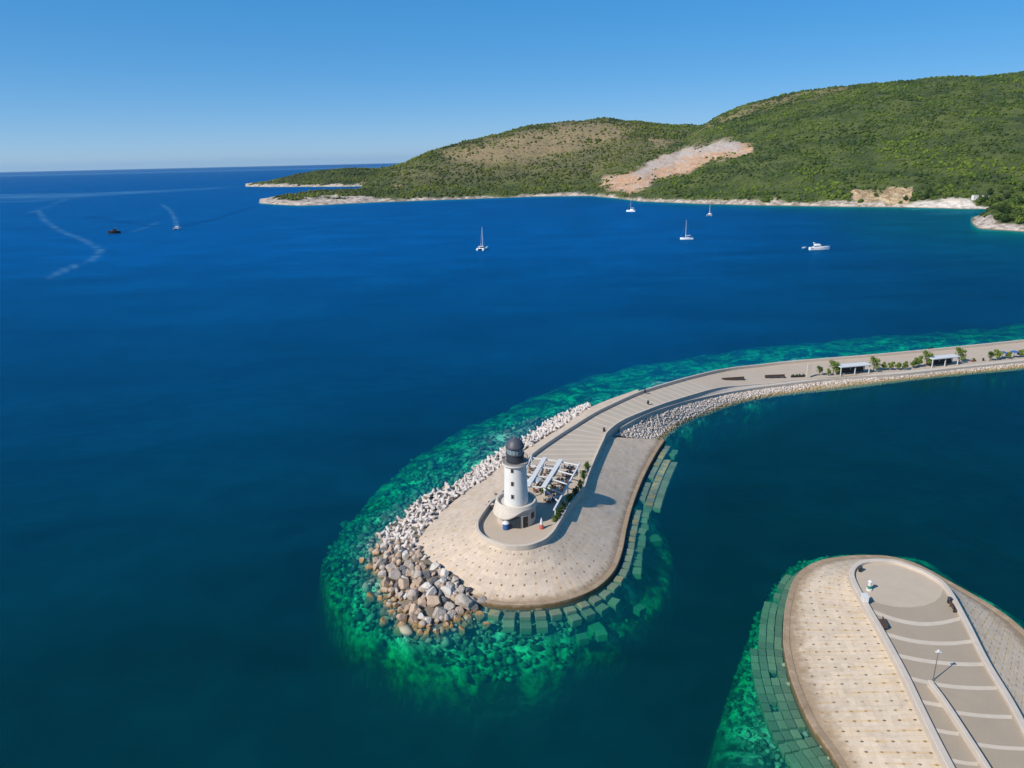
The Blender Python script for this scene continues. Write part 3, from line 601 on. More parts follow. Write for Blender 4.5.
def ground_h(x, y):
    a = x/y; c = np.interp(a, cols, np.arange(nC)); r = np.interp(y, rows, np.arange(nR)); return float(hh_[int(round(r)), int(round(c))])
def hit(px, py, ymin):
    d = ray(px, py); y = ymin
    while y < 3200:
        t = y/d[1]; z = H+d[2]*t; x = d[0]*t
        if z <= ground_h(x, y): return Vector((x, y, ground_h(x, y)))
        y += 2.
    return None
# ------------------------------------------------------------------ trees
def leaf_mesh(seed, rad, h, nleaf, size, lobes=7):
    g = np.random.default_rng(seed); V = []; Fc = []
    lc = [(0, 0, h*.56, rad*.95)]
    for i in range(lobes):
        a = g.uniform(0, 6.28); q = g.uniform(.25, .5)*rad; lc.append((q*math.cos(a), q*math.sin(a), h*g.uniform(.3, .85), rad*g.uniform(.38, .6)))
    for i in range(nleaf):
        cx, cy, cz, lr = lc[g.integers(len(lc))]; d = g.normal(size=3); d /= np.linalg.norm(d); q = lr*g.uniform(.45, 1.0)
        p = np.array((cx, cy, cz))+d*q*np.array((1, 1, .8)); nrm = d+g.normal(size=3)*.5; nrm /= np.linalg.norm(nrm)
        u = np.cross(nrm, g.normal(size=3)); u /= np.linalg.norm(u); w = np.cross(nrm, u); s = size*g.uniform(.6, 1.3); o = len(V)
        V += [tuple(p-u*s), tuple(p-w*s*.6), tuple(p+u*s), tuple(p+w*s*.6+nrm*s*.2)]; Fc.append((o, o+1, o+2, o+3))
    return V, Fc
def make_tree(name, h, rad, seed, leafmat, nleaf=700, size=.16, trunk=.3):
    t = bpy.data.objects.new(name, None); COL.objects.link(t)
    mb = MB(); g = random.Random(seed); r0 = max(.07, h*.03); top = (g.uniform(-.1, .1)*h*.3, g.uniform(-.1, .1)*h*.3, h*.55)
    mb.bar((0, 0, -.3), top, r0, r0*.6, 7)
    for i in range(5):
        a = i*1.26+g.uniform(-.3, .3); mb.bar((top[0]*.7, top[1]*.7, h*g.uniform(.3, .5)), (rad*.55*math.cos(a), rad*.55*math.sin(a), h*g.uniform(.55, .8)), r0*.45, r0*.15, 5)
    mb.build('trunk', M['bark'], t)
    V, Fc = leaf_mesh(seed, rad, h, nleaf, size); MB().add(V, Fc).build('crown', leafmat, t)
    return t
def at(px, py, z): return P(px, py, z)
FZ = 2.2
protoT = [make_tree('promenade_tree', 3.3, 1.25, 11, M['leaf'], 1000, .17), make_tree('promenade_tree', 3.3, 1.15, 12, M['leaf'], 1000, .17), make_tree('promenade_tree', 5.2, 2.0, 13, M['leaf'], 1000, .2), make_tree('promenade_tree', 3.6, 1.3, 14, M['leafd'])]
used = set()
def put_tree(k, loc, sc, label, group=None, rz=None):
    o = protoT[k] if k not in used else clone(protoT[k]); used.add(k); o.location = loc; o.scale = (sc,)*3; o.rotation_euler.z = random.uniform(0, 6) if rz is None else rz
    for key in ('label', 'category', 'group'):
        if key in o: del o[key]
    return tag(o, label, 'tree', group)
G = 'trees along the far promenade'
put_tree(3, at(819, 375.5, FZ), 1., 'dark rounded tree just right of the white pylon', G)
put_tree(2, at(833, 375, FZ), 1.0, 'large tree at left end of the first white roofed shelter', G)
put_tree(1, at(828.5, 375.6, FZ), .75, 'small bushy tree beside large tree left of the first shelter', G)
put_tree(2, at(873.5, 371.5, FZ), 1.0, 'broad tree at right end of the first white roofed shelter', G)
for i, x in enumerate((883.6, 890.8, 898, 905)):
    put_tree([0, 1, 0, 1][i], at(x, 370.2-.1*i, FZ), .95, ['first', 'second', 'third', 'fourth'][i]+' of four small round trees in a row between the two shelters', G)
put_tree(0, at(913, 368.2, FZ), 1.0, 'low leafy tree, left of the pair beside the second shelter', G)
put_tree(1, at(918, 367, FZ), 1.25, 'leafy tree, right of the pair beside the second shelter', G)
put_tree(2, at(926, 366, FZ), 1.05, 'large round pale tree at left end of the second shelter', G)
put_tree(2, at(959, 362.5, FZ), 1.05, 'large tree rising behind right end of the second shelter', G)
put_tree(3, at(989.5, 361, FZ), 1.05, 'dark round tree standing alone left of the blue parasols', G)
put_tree(1, at(997, 359.8, FZ), 1.2, 'narrow tree immediately left of the first blue parasol', G)
put_tree(0, at(1008, 358.8, FZ), .9, 'small tree between the two blue parasols', G)
put_tree(0, at(1020, 357.3, FZ), 1.0, 'leafy tree right of the second blue parasol', G)
# larger trees on the near rocky point and behind the beach
cov = [make_tree('cove_tree', 7.5, 4.2, 31, M['leaf'], 900, .55), make_tree('cove_tree', 9, 4.6, 32, M['leafd'], 1000, .6), make_tree('cove_tree', 6.5, 3.6, 33, M['leaf'], 800, .5)]
ct = [(996, 220), (1003, 223), (1010, 222), (1018, 224), (1006, 216), (1014, 217), (1022, 218), (1000, 213), (1008, 210), (1017, 211), (994, 208), (1003, 206), (1012, 205), (1021, 206), (990, 202), (998, 200), (1006, 199), (1015, 199), (1022, 199),
      (926, 199), (932, 200), (920, 200), (983, 203), (978, 204), (988, 206), (930, 196), (1000, 193), (1011, 192), (990, 195), (1020, 190), (876, 197), (905, 201)]
lastg = 0
for i, (x, y) in enumerate(ct):
    q = hit(x, y, 600 if (x > 985 and y > 204) else 860)
    if q is None or q.z < .8: continue
    k = i % 3; o = cov[k] if k not in used and ('c', k) not in used else clone(cov[k]); used.add(('c', k))
    if o is cov[k]: used.add(('c', k))
    o.location = (q.x, q.y, ground_h(q.x, q.y)-.3); o.scale = (random.uniform(.8, 1.15),)*3; o.rotation_euler.z = random.uniform(0, 6)
    for key in ('label', 'category', 'group'):
        if key in o: del o[key]
    if x > 985 and y > 204: tag(o, 'bushy green tree in the thicket on the near rocky point', 'tree', 'trees on the rocky point')
    elif x > 970: tag(o, 'green tree in the wood behind the white beach houses', 'tree', 'trees behind the beach')
    elif x in (876, 905): tag(o, ['dark tree growing in front of the ochre cliff middle', 'dark tree at right foot of the ochre cliff'][x == 905], 'tree', 'trees by the ochre cliff')
    else: tag(o, 'dense tree in the grove left of the pale beach', 'tree', 'trees left of the beach')
# ------------------------------------------------------------------ lighthouse
LX, LY = P(516.5, 519, 6)[:2]
LH = thing('lighthouse', (LX, LY, 6), 'white round lighthouse with dark lantern dome and sculpted stone base', 'lighthouse')
def ringmesh(fn, n=48, k=2, closed=True):     # fn(theta) -> profile points (r,z)
    V = []; Fc = []; m_ = len(fn(0.))
    for i in range(n):
        th = 2*math.pi*i/n
        for r, z in fn(th): V.append((r*math.cos(th), r*math.sin(th), z))
    for i in range(n):
        j = (i+1) % n
        for q in range(m_-1): Fc.append((i*m_+q, j*m_+q, j*m_+q+1, i*m_+q+1))
    return V, Fc
def wv(th):     # 1 towards the front left, 0 at the right / back
    d = math.cos(th-R(203)); return max(0, min(1, d+.02))
sm = lambda w: w*w*(3-2*w)
V, Fc = ringmesh(lambda th: [(3.75, -.2), (3.72, 3.6)]); MB().add(V, Fc).build('base_wall', M['stone'], LH)
V, Fc = ringmesh(lambda th: [(3.70, 3.2), (4.0+.38*sm(wv(th)), 3.4-1.7*sm(wv(th))), (4.05+.43*sm(wv(th)), 3.65-1.7*sm(wv(th))), (3.85, 4.3), (3.7, 4.4), (3.45, 4.3), (3.4, 3.7), (0.5, 3.7)], 64)
o = MB().add(V, Fc).build('terrace_skirt', M['skirt'], LH)
tw = MB().lathe([(2.32, 3.6), (2.25, 6), (2.14, 9), (2.08, 11.2), (2.18, 11.45), (2.5, 11.75), (2.52, 11.95), (2.3, 12.0)], 40).build('tower', M['white'], LH, smooth=False)
g_ = MB().lathe([(2.46, 12.0), (2.46, 12.12), (1.5, 12.12)], 32, cap=False)
g_.build('gallery_floor', M['conc_g'], LH)
rl = MB()
for i in range(30):
    a = 2*math.pi*i/30; rl.bar((2.38*math.cos(a), 2.38*math.sin(a), 12.1), (2.38*math.cos(a), 2.38*math.sin(a), 13.1), .02, n=4)
for z in (12.4, 12.75, 13.1):
    for i in range(32):
        a = 2*math.pi*i/32; b = 2*math.pi*(i+1)/32; rl.bar((2.38*math.cos(a), 2.38*math.sin(a), z), (2.38*math.cos(b), 2.38*math.sin(b), z), .02 if z < 13 else .03, n=4)
rl.build('gallery_railing', M['slate'], LH)
MB().lathe([(1.66, 12.1), (1.66, 13.6), (1.76, 13.63), (1.76, 13.8), (1.5, 13.9)], 24).build('lantern_drum', M['slate'], LH)
pn = MB().lathe([(1.56, 13.75), (1.56, 15.05)], 16, cap=False).build('lantern_glazing', M['glass'], LH)
mu = MB()
for i in range(16):
    a = 2*math.pi*i/16; mu.bar((1.53*math.cos(a), 1.53*math.sin(a), 13.9), (1.53*math.cos(a), 1.53*math.sin(a), 15.05), .05, n=4)
mu.build('mullion', M['slate'], pn)
dome = MB().lathe([(1.78, 15.0), (1.8, 15.15), (1.66, 15.45), (1.45, 15.9), (1.1, 16.35), (.65, 16.65), (.3, 16.78), (.22, 16.95), (.1, 17.05), (.02, 17.1)], 24).build('dome', M['dome'], LH, smooth=True)
MB().bar((0, 0, 17.0), (0, 0, 17.7), .04, .015).build('lightning_rod', M['slate'], dome)
def on_wall(th, r, z, w, h, name, mt, parent, depth=.14):
    c = Vector((r*math.cos(th), r*math.sin(th), z)); return MB().box((0, 0, 0), (depth, w, h), bev=.02).build(name, mt, parent, c, th)
for z in (11.0, 8.4, 5.8):
    for th in (R(253), R(73)):
        rr = 2.27-.037*(z-5); f = on_wall(th, rr, z, .62, .95, 'window', M['conc_g'], LH); on_wall(0, .06, 0, .44, .75, 'pane', M['dark'], f, .06)
dr = on_wall(R(296), 3.76, 1.12, 1.05, 2.3, 'door', M['dark'], LH); on_wall(0, .08, -.1, .08, .2, 'handle', M['steel'], dr, .05).location.y = .35
on_wall(R(296), 3.72, 1.25, 1.5, 2.6, 'door_frame', M['conc'], LH)
on_wall(R(266), 3.74, 1.25, 2.0, 2.3, 'shopfront', M['bwin'], LH)
for th in (R(325), R(20), R(70), R(150)): on_wall(th, 3.75, 1.9, .9, 1.1, 'ground_window', M['dark'], LH)
# ------------------------------------------------------------------ pergola cafe
PGZ = 9.0
pg = thing('pergola', (P(553, 474, 6)), 'white open pergola over cafe seating behind the lighthouse', 'pergola')
org = Vector(pg.location)
def beam(a, b, w, t, name, mt=M['wpaint']):
    a, b = Vector(a)-org, Vector(b)-org; mid = (a+b)/2; d = b-a
    return MB().box((0, 0, 0), (d.length, w, t), bev=.03).build(name, mt, pg, mid, math.atan2(d.y, d.x))
corner = {}
A0, A1 = P(545, 457.5, PGZ), P(528, 486, PGZ); B0, B1 = P(561, 459.5, PGZ), P(543.5, 487, PGZ); C0, C1 = P(580, 463, PGZ), P(554, 510, PGZ)
beam(A0, A1, .95, .25, 'roof_slab'); beam(B0, B1, 1.0, .25, 'roof_slab'); beam(C0, C1, .35, .3, 'edge_beam')
for t_ in (.03, .32, .62, .97):
    beam(A0.lerp(A1, t_)-Vector((0, 0, .32)), B0.lerp(B1, t_)-Vector((0, 0, .32)), .18, .26, 'cross_beam')
for t_ in (.03, .3, .55, .78, .97):
    beam(B0.lerp(B1, min(1, t_*1.2))-Vector((0, 0, .32)), C0.lerp(C1, t_*.85)-Vector((0, 0, .32)), .2, .26, 'cross_beam')
L0 = A0+(A0-B0)*.85; L1 = A1+(A1-B1)*.55
beam(L0, L0.lerp(L1, .75), .3, .28, 'edge_beam')
for t_ in (.02, .3, .6): beam(L0.lerp(L1, t_)-Vector((0, 0, .32)), A0.lerp(A1, t_)-Vector((0, 0, .32)), .18, .26, 'cross_beam')
for a, b in ((A0, A1), (B0, B1), (C0, C1)):
    for t_ in (.04, .5, .96):
        q = a.lerp(b, t_)-org; MB().box((0, 0, 0), (.22, .22, 2.85), bev=.02).build('post', M['wpaint'], pg, (q.x, q.y, 1.425))
q = L0-org; MB().box((0, 0, 0), (.22, .22, 2.85), bev=.02).build('post', M['wpaint'], pg, (q.x, q.y, 1.425))
# sun sail / parasol beside the tower
def parasol(name, loc, w, h, mt, label, group=None, sides=4):
    t = thing(name, loc, label, 'parasol', group)
    MB().bar((0, 0, 0), (0, 0, h), .05, n=6).build('pole', M['steel'], t); MB().lathe([(.35, 0), (.35, .1), (.1, .14)], 12).build('base', M['conc_g'], t)
    c = MB().lathe([(w/2, h-.55), (w/2, h-.42), (w*.25, h-.12), (.03, h+.06)], sides).build('canopy', mt, t, rz=R(20)); return t
parasol('parasol', P(536, 492.5, 6)+Vector((-.3, 1., 0)), 3.6, 2.9, M['wpaint'], 'square white parasol between lighthouse tower and pergola')
parasol('parasol', at(1002, 358.5, FZ), 2.6, 2.6, M['blue'], 'first blue parasol on the far promenade, left of the pair', 'blue parasols on the far promenade', 8)
parasol('parasol', at(1013.4, 357.8, FZ), 2.6, 2.6, M['blue'], 'second blue parasol on the far promenade, right of the pair', 'blue parasols on the far promenade', 8)
fp = thing('folded_parasol', P(541.5, 528.5, 6), 'folded white parasol in a pale red base by the parapet', 'parasol')
MB().lathe([(.42, 0), (.46, .25), (.4, .6), (.15, .66)], 14).build('base', M['red'], fp); MB().lathe([(.06, .6), (.30, .95), (.2, 1.7), (.03, 2.3)], 10).build('canopy', M['wpaint'], fp)
bs = thing('drinks_stand', P(506, 529, 6), 'round blue stand with a white cap in front of lighthouse', 'stand')
MB().lathe([(.55, 0), (.62, .1), (.62, 1.05), (.5, 1.12)], 16).build('body', M['blue'], bs); MB().lathe([(.5, 1.12), (.72, 1.3), (.45, 1.6), (.05, 1.72)], 16).build('cap', M['wpaint'], bs)
# tables and chairs
def make_table():
    t = bpy.data.objects.new('cafe_table', None); COL.objects.link(t)
    MB().lathe([(.48, .72), (.5, .74), (.5, .77), (.02, .775)], 14).build('table_top', M['conc'], t); MB().bar((0, 0, .04), (0, 0, .72), .05).lathe([(.26, 0), (.24, .04), (.05, .06)], 10).build('pedestal', M['dark'], t)
    return t
def make_chair(mt):
    t = bpy.data.objects.new('cafe_chair', None); COL.objects.link(t)
    MB().box((0, 0, .45), (.55, .52, .1), bev=.03).build('seat', mt, t); MB().box((-.25, 0, .72), (.08, .52, .5), bev=.03).build('backrest', mt, t)
    for x in (-.22, .22):
        for y in (-.2, .2): MB().bar((x, y, 0), (x, y, .42), .03, n=4).build('leg', M['dark'], t)
    for y in (-.26, .26): MB().box((0, y, .62), (.5, .05, .05)).build('armrest', mt, t)
    return t
T0 = make_table(); C0_ = make_chair(M['wicker']); first = [True, True]
def table_set(p, nchair, ang, lt, lc, gt, gc):
    t = T0 if first[0] else clone(T0); first[0] = False; t.location = p; tag(t, lt, 'table', gt)
    for k in range(nchair):
        a = ang+k*2*math.pi/nchair; c = C0_ if first[1] else clone(C0_); first[1] = False
        c.location = p+Vector((.82*math.cos(a), .82*math.sin(a), 0)); c.rotation_euler.z = a+math.pi+random.uniform(-.25, .25); tag(c, lc, 'chair', gc)
for px, py in ((546, 474), (541.5, 479.5), (537.5, 485.5), (550, 467), (555, 475), (550, 483)):
    table_set(P(px, py+6, 6), 4, random.uniform(0, 1.5), 'round cafe table between the two white pergola roof slabs', 'brown wicker chair at a table between the pergola roof slabs', 'cafe tables between the roof slabs', 'chairs between the roof slabs')
for px, py in ((567, 472), (563, 479), (558, 487), (574, 469), (549, 497), (569, 464), (557, 495)):
    table_set(P(px, py+5, 6), 4, random.uniform(0, 1.5), 'round cafe table in the open right bay of the pergola', 'brown wicker chair in the open right bay of the pergola', 'cafe tables in the right bay', 'chairs in the right bay')
for px, py in ((533, 466), (528, 473)):
    table_set(P(px, py+4, 6), 4, random.uniform(0, 1.5), 'round cafe table under the left bay of the pergola', 'brown wicker chair under the left bay of the pergola', 'cafe tables in the left bay', 'chairs in the left bay')
table_set(P(491.5, 507.5, 6), 4, .4, 'round cafe table by the curved parapet left of lighthouse', 'brown wicker chair at the table left of lighthouse', None, 'chairs left of the lighthouse')
table_set(P(500, 496.5, 6), 3, .9, 'round cafe table behind the lighthouse base on its left', 'brown wicker chair behind the lighthouse base on its left', None, 'chairs behind the lighthouse')
# planters with shrubs along the harbour parapet and between the tables
def planter(p, rz, l, label, group, seed, mt):
    t = thing('planter', p, label, 'planter', group, rz)
    MB().box((0, 0, .28), (l, .55, .56), bev=.03).build('trough', M['conc_g'], t)
    V = []; Fc = []; g = np.random.default_rng(seed)
    for k in range(int(l*2)):
        v, f = leaf_mesh(seed+k, .72, 1.45, 130, .15, 4); o_ = len(V); dx = -l/2+.25+k*(l-.4)/max(1, int(l*2)-1)
        V += [(a+dx, b, c+.35) for a, b, c in v]; Fc += [tuple(i+o_ for i in q) for q in f]
    MB().add(V, Fc).build('shrub', mt, t); return t
pw = Rp[5*NI:11*NI]
lab = ['nearest the folded white parasol', 'second from the folded parasol', 'third from the folded parasol', 'in the middle of the row', 'in the tower shadow', 'just beyond the tower shadow', 'second from the pergola end', 'at the far end of the pergola']
for i in range(8):
    f_ = (3+i*3.35); a = int(f_); p = pw[a]; q = pw[a+1]; d = (q-p).normalized(); w = Vector((-d.y, d.x, 0)); cpos = P(553, 480, 6); 
    if (cpos-p).dot(w) < 0: w = -w
    c = p+w*.85; planter((c.x, c.y, 6), math.atan2(d.y, d.x), 2.1, 'long grey planter of shrubs along the parapet, '+lab[i], 'planters along the harbour parapet', 60+i*9, M['leafd'] if i % 3 else M['leaf'])
for (px, py, l, lb) in ((545, 495, 1.6, 'short planter of shrubs between parasol and pergola'), (549, 493.5, 1.4, 'short planter of shrubs at near end of the middle roof slab')):
    planter(P(px, py, 6), .9, l, lb, 'planters by the cafe', 140+int(px), M['leaf'])
# ------------------------------------------------------------------ furniture of the far promenade
def bench_row(p, rz, l, label, group, plants=False):
    t = thing('long_bench', p, label, 'bench', group, rz)
    MB().box((0, 0, .45), (l, .7, .1), bev=.02).build('seat', M['wood'], t); MB().box((0, .32, .8), (l, .08, .6), bev=.02).build('backrest', M['wood'], t)
    for x in np.linspace(-l/2+.2, l/2-.2, 4): MB().box((x, 0, .2), (.16, .6, .4)).build('leg', M['dark'], t)
    return t
def dirp(a, b): d = b-a; return math.atan2(d.y, d.x)
for (x0, y0, x1, y1, z, lb) in ((722, 381.5, 744.5, 380, 3.0, 'first long dark bench on the promenade, farthest from the pylon'), (765, 378.5, 785, 377.7, 2.4, 'second long dark bench on the promenade, between the first bench and planter')):
    a, b = P(x0, y0, z), P(x1, y1, z); bench_row((a+b)/2, dirp(a, b), (b-a).length, lb, 'long dark benches on the promenade')
a, b = P(791, 377.5, FZ), P(805, 376.8, FZ); t = thing('low_planter', (a+b)/2, 'low dark planter with small plants left of the white pylon', 'planter', None, dirp(a, b))
MB().box((0, 0, .3), ((b-a).length, .7, .6), bev=.03).build('trough', M['dark'], t)
V = []; Fc = []
for k in range(4): v, f = leaf_mesh(200+k, .5, .8, 80, .14, 3); o_ = len(V); V += [(x-1.8+k*1.2, y, z+.4) for x, y, z in v]; Fc += [tuple(i+o_ for i in q) for q in f]
MB().add(V, Fc).build('shrub', M['leafd'], t)
py = thing('pylon', P(808, 377.5, FZ), 'tall narrow white pylon slab on the promenade', 'pylon')
MB().box((0, 0, 2.3), (1.15, .5, 4.6), bev=.04).build('slab', M['conc'], py); MB().box((0, 0, .12), (1.7, 1.0, .24), bev=.03).build('plinth', M['conc_g'], py)
def shelter(x0, y0, x1, y1, label):
    a, b = P(x0, y0, FZ), P(x1, y1, FZ); l = (b-a).length; t = thing('shelter', (a+b)/2, label, 'shelter', 'roofed shelters on the promenade', dirp(a, b))
    MB().box((0, 1.2, 3.0), (l+.4, 3.2, .32), bev=.04).build('roof', M['wpaint'], t)
    for x in (-l/2+.1, 0, l/2-.1):
        for y in (0, 2.4): MB().box((x, y, 1.42), (.26, .26, 2.84), bev=.02).build('post', M['wpaint'], t)
    MB().box((0, 2.0, .45), (l-1, .6, .12), bev=.02).box((0, 2.3, .8), (l-1, .1, .7)).build('seat', M['wood'], t)
    MB().box((0, 2.55, 1.4), (l-.6, .06, 2.2)).build('back_screen', M['slate'], t)
shelter(840, 376, 869, 373.4, 'white roofed shelter on the promenade, nearer the pylon'); shelter(931.5, 367.8, 957.5, 365, 'white roofed shelter on the promenade, nearer the blue parasols')
def bollard(p, label, cat='bin', group=None, s=1., name='litter_bin'):
    t = thing(name, p, label, cat, group); MB().lathe([(.26*s, 0), (.3*s, .08), (.3*s, .8*s), (.24*s, .9*s)], 12).build('body', M['dark'], t); MB().lathe([(.32*s, .9*s), (.32*s, .98*s), (.05, 1.06*s)], 12).build('lid', M['slate'], t); return t
bollard(P(604, 431.5, 6), 'small dark bin where the promenade parapet bends')
bollard(P(648, 404, 6), 'small dark bin on the harbour side of the narrowing promenade')
bollard(P(645, 392.8, 6), 'small dark bin against the seaward parapet of the promenade')
bollard(P(983, 360.8, FZ), 'small dark bin near the lone dark tree on far promenade')
a = P(931, 350.5, FZ); t = thing('dark_bench', a, 'dark bench against seaward parapet beyond the second shelter', 'bench', None, .3); MB().box((0, 0, .45), (2.4, .6, .12), bev=.02).build('seat', M['dark'], t); MB().box((0, .3, .85), (2.4, .08, .55), bev=.02).build('backrest', M['dark'], t)
for x in (-1, 1): MB().box((x, 0, .2), (.12, .5, .4)).build('leg', M['dark'], t)
a = P(973, 361.5, FZ); t = thing('low_planter', a, 'low brown planter right of the second shelter', 'planter', None, .35); MB().box((0, 0, .3), (1.9, .8, .6), bev=.04).build('trough', M['wicker'], t); v, f = leaf_mesh(330, .7, .9, 120, .15, 3); MB().add([(x, y, z+.3) for x, y, z in v], f).build('shrub', M['leafd'], t)
# ------------------------------------------------------------------ things on the second mole
def dark_bench(p, rz, l, label):
    t = thing('deck_bench', p, label, 'bench', 'benches on the harbour deck', rz)
    MB().box((0, 0, .42), (l, .6, .1), bev=.02).build('seat', M['wood'], t); MB().box((0, .28, .75), (l, .07, .5), bev=.02).build('backrest', M['wood'], t)
    for x in (-l/2+.15, l/2-.15): MB().box((x, 0, .19), (.12, .5, .38)).build('leg', M['dark'], t)
dl = dirp(P(866, 603, ZD), P(890, 645, ZD)); dr_ = dirp(P(946, 586, ZD), P(964, 616, ZD))
dark_bench(P(882.5, 626, ZD), dl, 2.2, 'dark wooden bench against the left parapet of harbour deck'); dark_bench(P(953, 609.5, ZD), dr_+math.pi, 1.8, 'dark wooden bench against the right parapet of harbour deck')
bollard(P(949, 603, ZD), 'round dark bin beside right hand bench on harbour deck'); bollard(P(860, 571.5, ZD), 'round dark bin inside the rounded end of harbour deck')
bc = thing('harbour_light', P(869, 590, ZD), 'small white and green harbour light post on the round plaza', 'harbour light')
MB().lathe([(.45, 0), (.45, .25), (.3, .3)], 14).build('base', M['wpaint'], bc); MB().lathe([(.27, .3), (.27, .85)], 14).build('green_band', M['green'], bc); MB().lathe([(.27, .85), (.27, 1.5), (.36, 1.52), (.36, 1.62), (.2, 1.7), (.02, 1.85)], 14).build('head', M['wpaint'], bc)
bx = thing('white_cabinet', P(864.5, 600.5, ZD+.5), 'white utility cabinet sitting on the left deck parapet', 'cabinet', None, dl); MB().box((0, 0, .45), (1.15, .85, .9), bev=.04).build('body', M['wpaint'], bx); MB().box((0, 0, .94), (1.25, .95, .08), bev=.02).build('lid', M['wpaint'], bx)
lp = thing('lamp_post', P(933, 680.5, ZD), 'slim grey lamp post at the head of the divider wall', 'lamp post')
MB().bar((0, 0, 0), (0, 0, 4.5), .075, .05, 8).build('pole', M['steel'], lp); MB().lathe([(.18, 0), (.18, .15), (.08, .2)], 10).build('base', M['steel'], lp)
MB().box((0, 0, 4.55), (.75, .28, .12), bev=.03).build('lamp_head', M['wpaint'], lp); MB().lathe([(.16, 4.6), (.16, 4.8), (.03, 4.88)], 10).build('sensor_cap', M['wpaint'], lp)
# ------------------------------------------------------------------ armour units, boulders, stones
def rand_rot(): return Euler((random.uniform(0, 6.28), random.uniform(0, 6.28), random.uniform(0, 6.28)))
mb = MB()
for d in ((0, 0, 1), (.943, 0, -.333), (-.471, .816, -.333), (-.471, -.816, -.333)): mb.bar((0, 0, 0), Vector(d)*1.0, .36, .22, 7)
tet = mb.build('tetrapod', M['tetra']); TM = tet.data; COL.objects.unlink(tet); bpy.data.objects.remove(tet)
ti = crom([P(*a, z) for a, z in slab[1:11]], 8); to = crom([P(*a, -.1) for a in tet_out[:-1]], 8)
def resample(L, n):
    s = [0]
    for i in range(1, len(L)): s.append(s[-1]+(L[i]-L[i-1]).length)
    out = []
    for k in range(n):
        q = s[-1]*k/(n-1); j = min(max(np.searchsorted(s, q), 1), len(L)-1); out.append(L[j-1].lerp(L[j], (q-s[j-1])/max(1e-6, s[j]-s[j-1])))
    return out
ti, to = resample(ti, 200), resample(to, 200)
cnt = 0; placed = []
for tries in range(9000):
    if cnt >= 285: break
    k = random.randrange(4, 200); t = random.random(); p = ti[k].lerp(to[k], .02+.96*t); p.z += .25
    w = (ti[k]-to[k]).length
    if random.random() > min(1, w/9+.12): continue
    s = random.uniform(.95, 1.25)
    if any((p-q).length < .62*(s+r) for q, r in placed): continue
    placed.append((p, s)); o = bpy.data.objects.new('tetrapod', TM); COL.objects.link(o); o.location = p; o.rotation_euler = rand_rot(); o.scale = (s,)*3
    tag(o, 'bleached concrete tetrapod in the heap along the seaward edge of the apron', 'tetrapod', 'tetrapods along the seaward edge'); cnt += 1
def rock_mesh(seed):
    bm = bmesh.new(); bmesh.ops.create_icosphere(bm, subdivisions=3, radius=1); g = random.Random(seed); pl_ = []
    for i in range(13):
        d = Vector((g.gauss(0, 1), g.gauss(0, 1), g.gauss(0, 1))).normalized(); pl_.append((d, g.uniform(.55, .88)))
    for v in bm.verts:
        for d, h in pl_:
            e = v.co.dot(d)-h
            if e > 0: v.co -= d*e
        v.co *= 1+g.uniform(-.015, .015)
    me = bpy.data.meshes.new('boulder'); bm.to_mesh(me); bm.free(); return me
RMs = {}
def rockm(seed, key):
    if (seed, key) not in RMs:
        me = rock_mesh(seed); me.materials.append(M[key]); RMs[(seed, key)] = me
    return RMs[(seed, key)]
BL = [(90, 150, 70, 'b'), (225, 180, 115, 'g'), (295, 95, 65, 'b'), (340, 150, 75, 'b'), (300, 210, 100, 'g'), (330, 262, 115, 'g'), (265, 312, 110, 'b'), (395, 320, 105, 'b'), (285, 365, 120, 's'), (432, 245, 75, 'b'), (500, 262, 90, 'g'), (495, 315, 90, 'b'), (460, 400, 105, 'g'),
 (420, 180, 85, 'g'), (530, 190, 75, 'b'), (620, 200, 95, 'w'), (690, 245, 85, 'w'), (570, 345, 105, 'w'), (622, 300, 70, 'd'), (595, 390, 95, 'w'), (712, 372, 115, 'w'), (755, 395, 65, 'w'), (812, 365, 85, 'g'), (868, 370, 75, 'd'), (770, 300, 75, 'g'), (620, 450, 125, 'b'), (530, 450, 85, 'b'),
 (730, 490, 95, 'g'), (840, 460, 145, 'g'), (960, 450, 100, 'g'), (800, 525, 75, 'b'), (650, 540, 115, 'g'), (640, 600, 115, 's'), (550, 585, 65, 'b'), (470, 520, 105, 'b'), (465, 580, 85, 'b'), (385, 570, 95, 'b'), (370, 650, 105, 's'), (745, 555, 85, 'g'), (780, 602, 95, 's'), (860, 560, 115, 's'),
 (480, 650, 80, 's'), (555, 690, 85, 's'), (190, 90, 75, 'b'), (205, 45, 65, 'b'), (245, 50, 70, 'w'), (190, 250, 80, 's'), (350, 60, 70, 'w'), (410, 110, 75, 'w'), (480, 130, 70, 'g'), (390, 210, 70, 'd'), (560, 250, 75, 'd'), (650, 330, 70, 'g'), (680, 300, 80, 'w'), (555, 410, 60, 'd'), (350, 330, 60, 'd'),
 (690, 440, 70, 'd'), (905, 500, 80, 'd'), (900, 440, 85, 'g'), (1000, 440, 75, 'b'), (240, 260, 85, 'g'), (140, 210, 80, 's'), (230, 440, 90, 's'), (150, 420, 80, 's'), (320, 480, 80, 's'), (250, 600, 80, 's'), (690, 660, 80, 's'), (820, 660, 80, 's'), (950, 560, 85, 's'), (1000, 620, 70, 's')]
KL = {'g': ('b_grey', 'grey boulder in the rock heap at front corner of the apron', 'grey boulders at the apron corner'), 'b': ('b_brown', 'brown stained boulder in the rock heap at front corner of the apron', 'brown boulders at the apron corner'),
      'w': ('b_white', 'pale white boulder in the rock heap at front corner of the apron', 'white boulders at the apron corner'), 'd': ('b_dark', 'dark boulder wedged in the rock heap at front corner of the apron', 'dark boulders at the apron corner'), 's': ('b_brown', 'sunken boulder under green water off the apron corner', 'sunken boulders off the apron corner')}
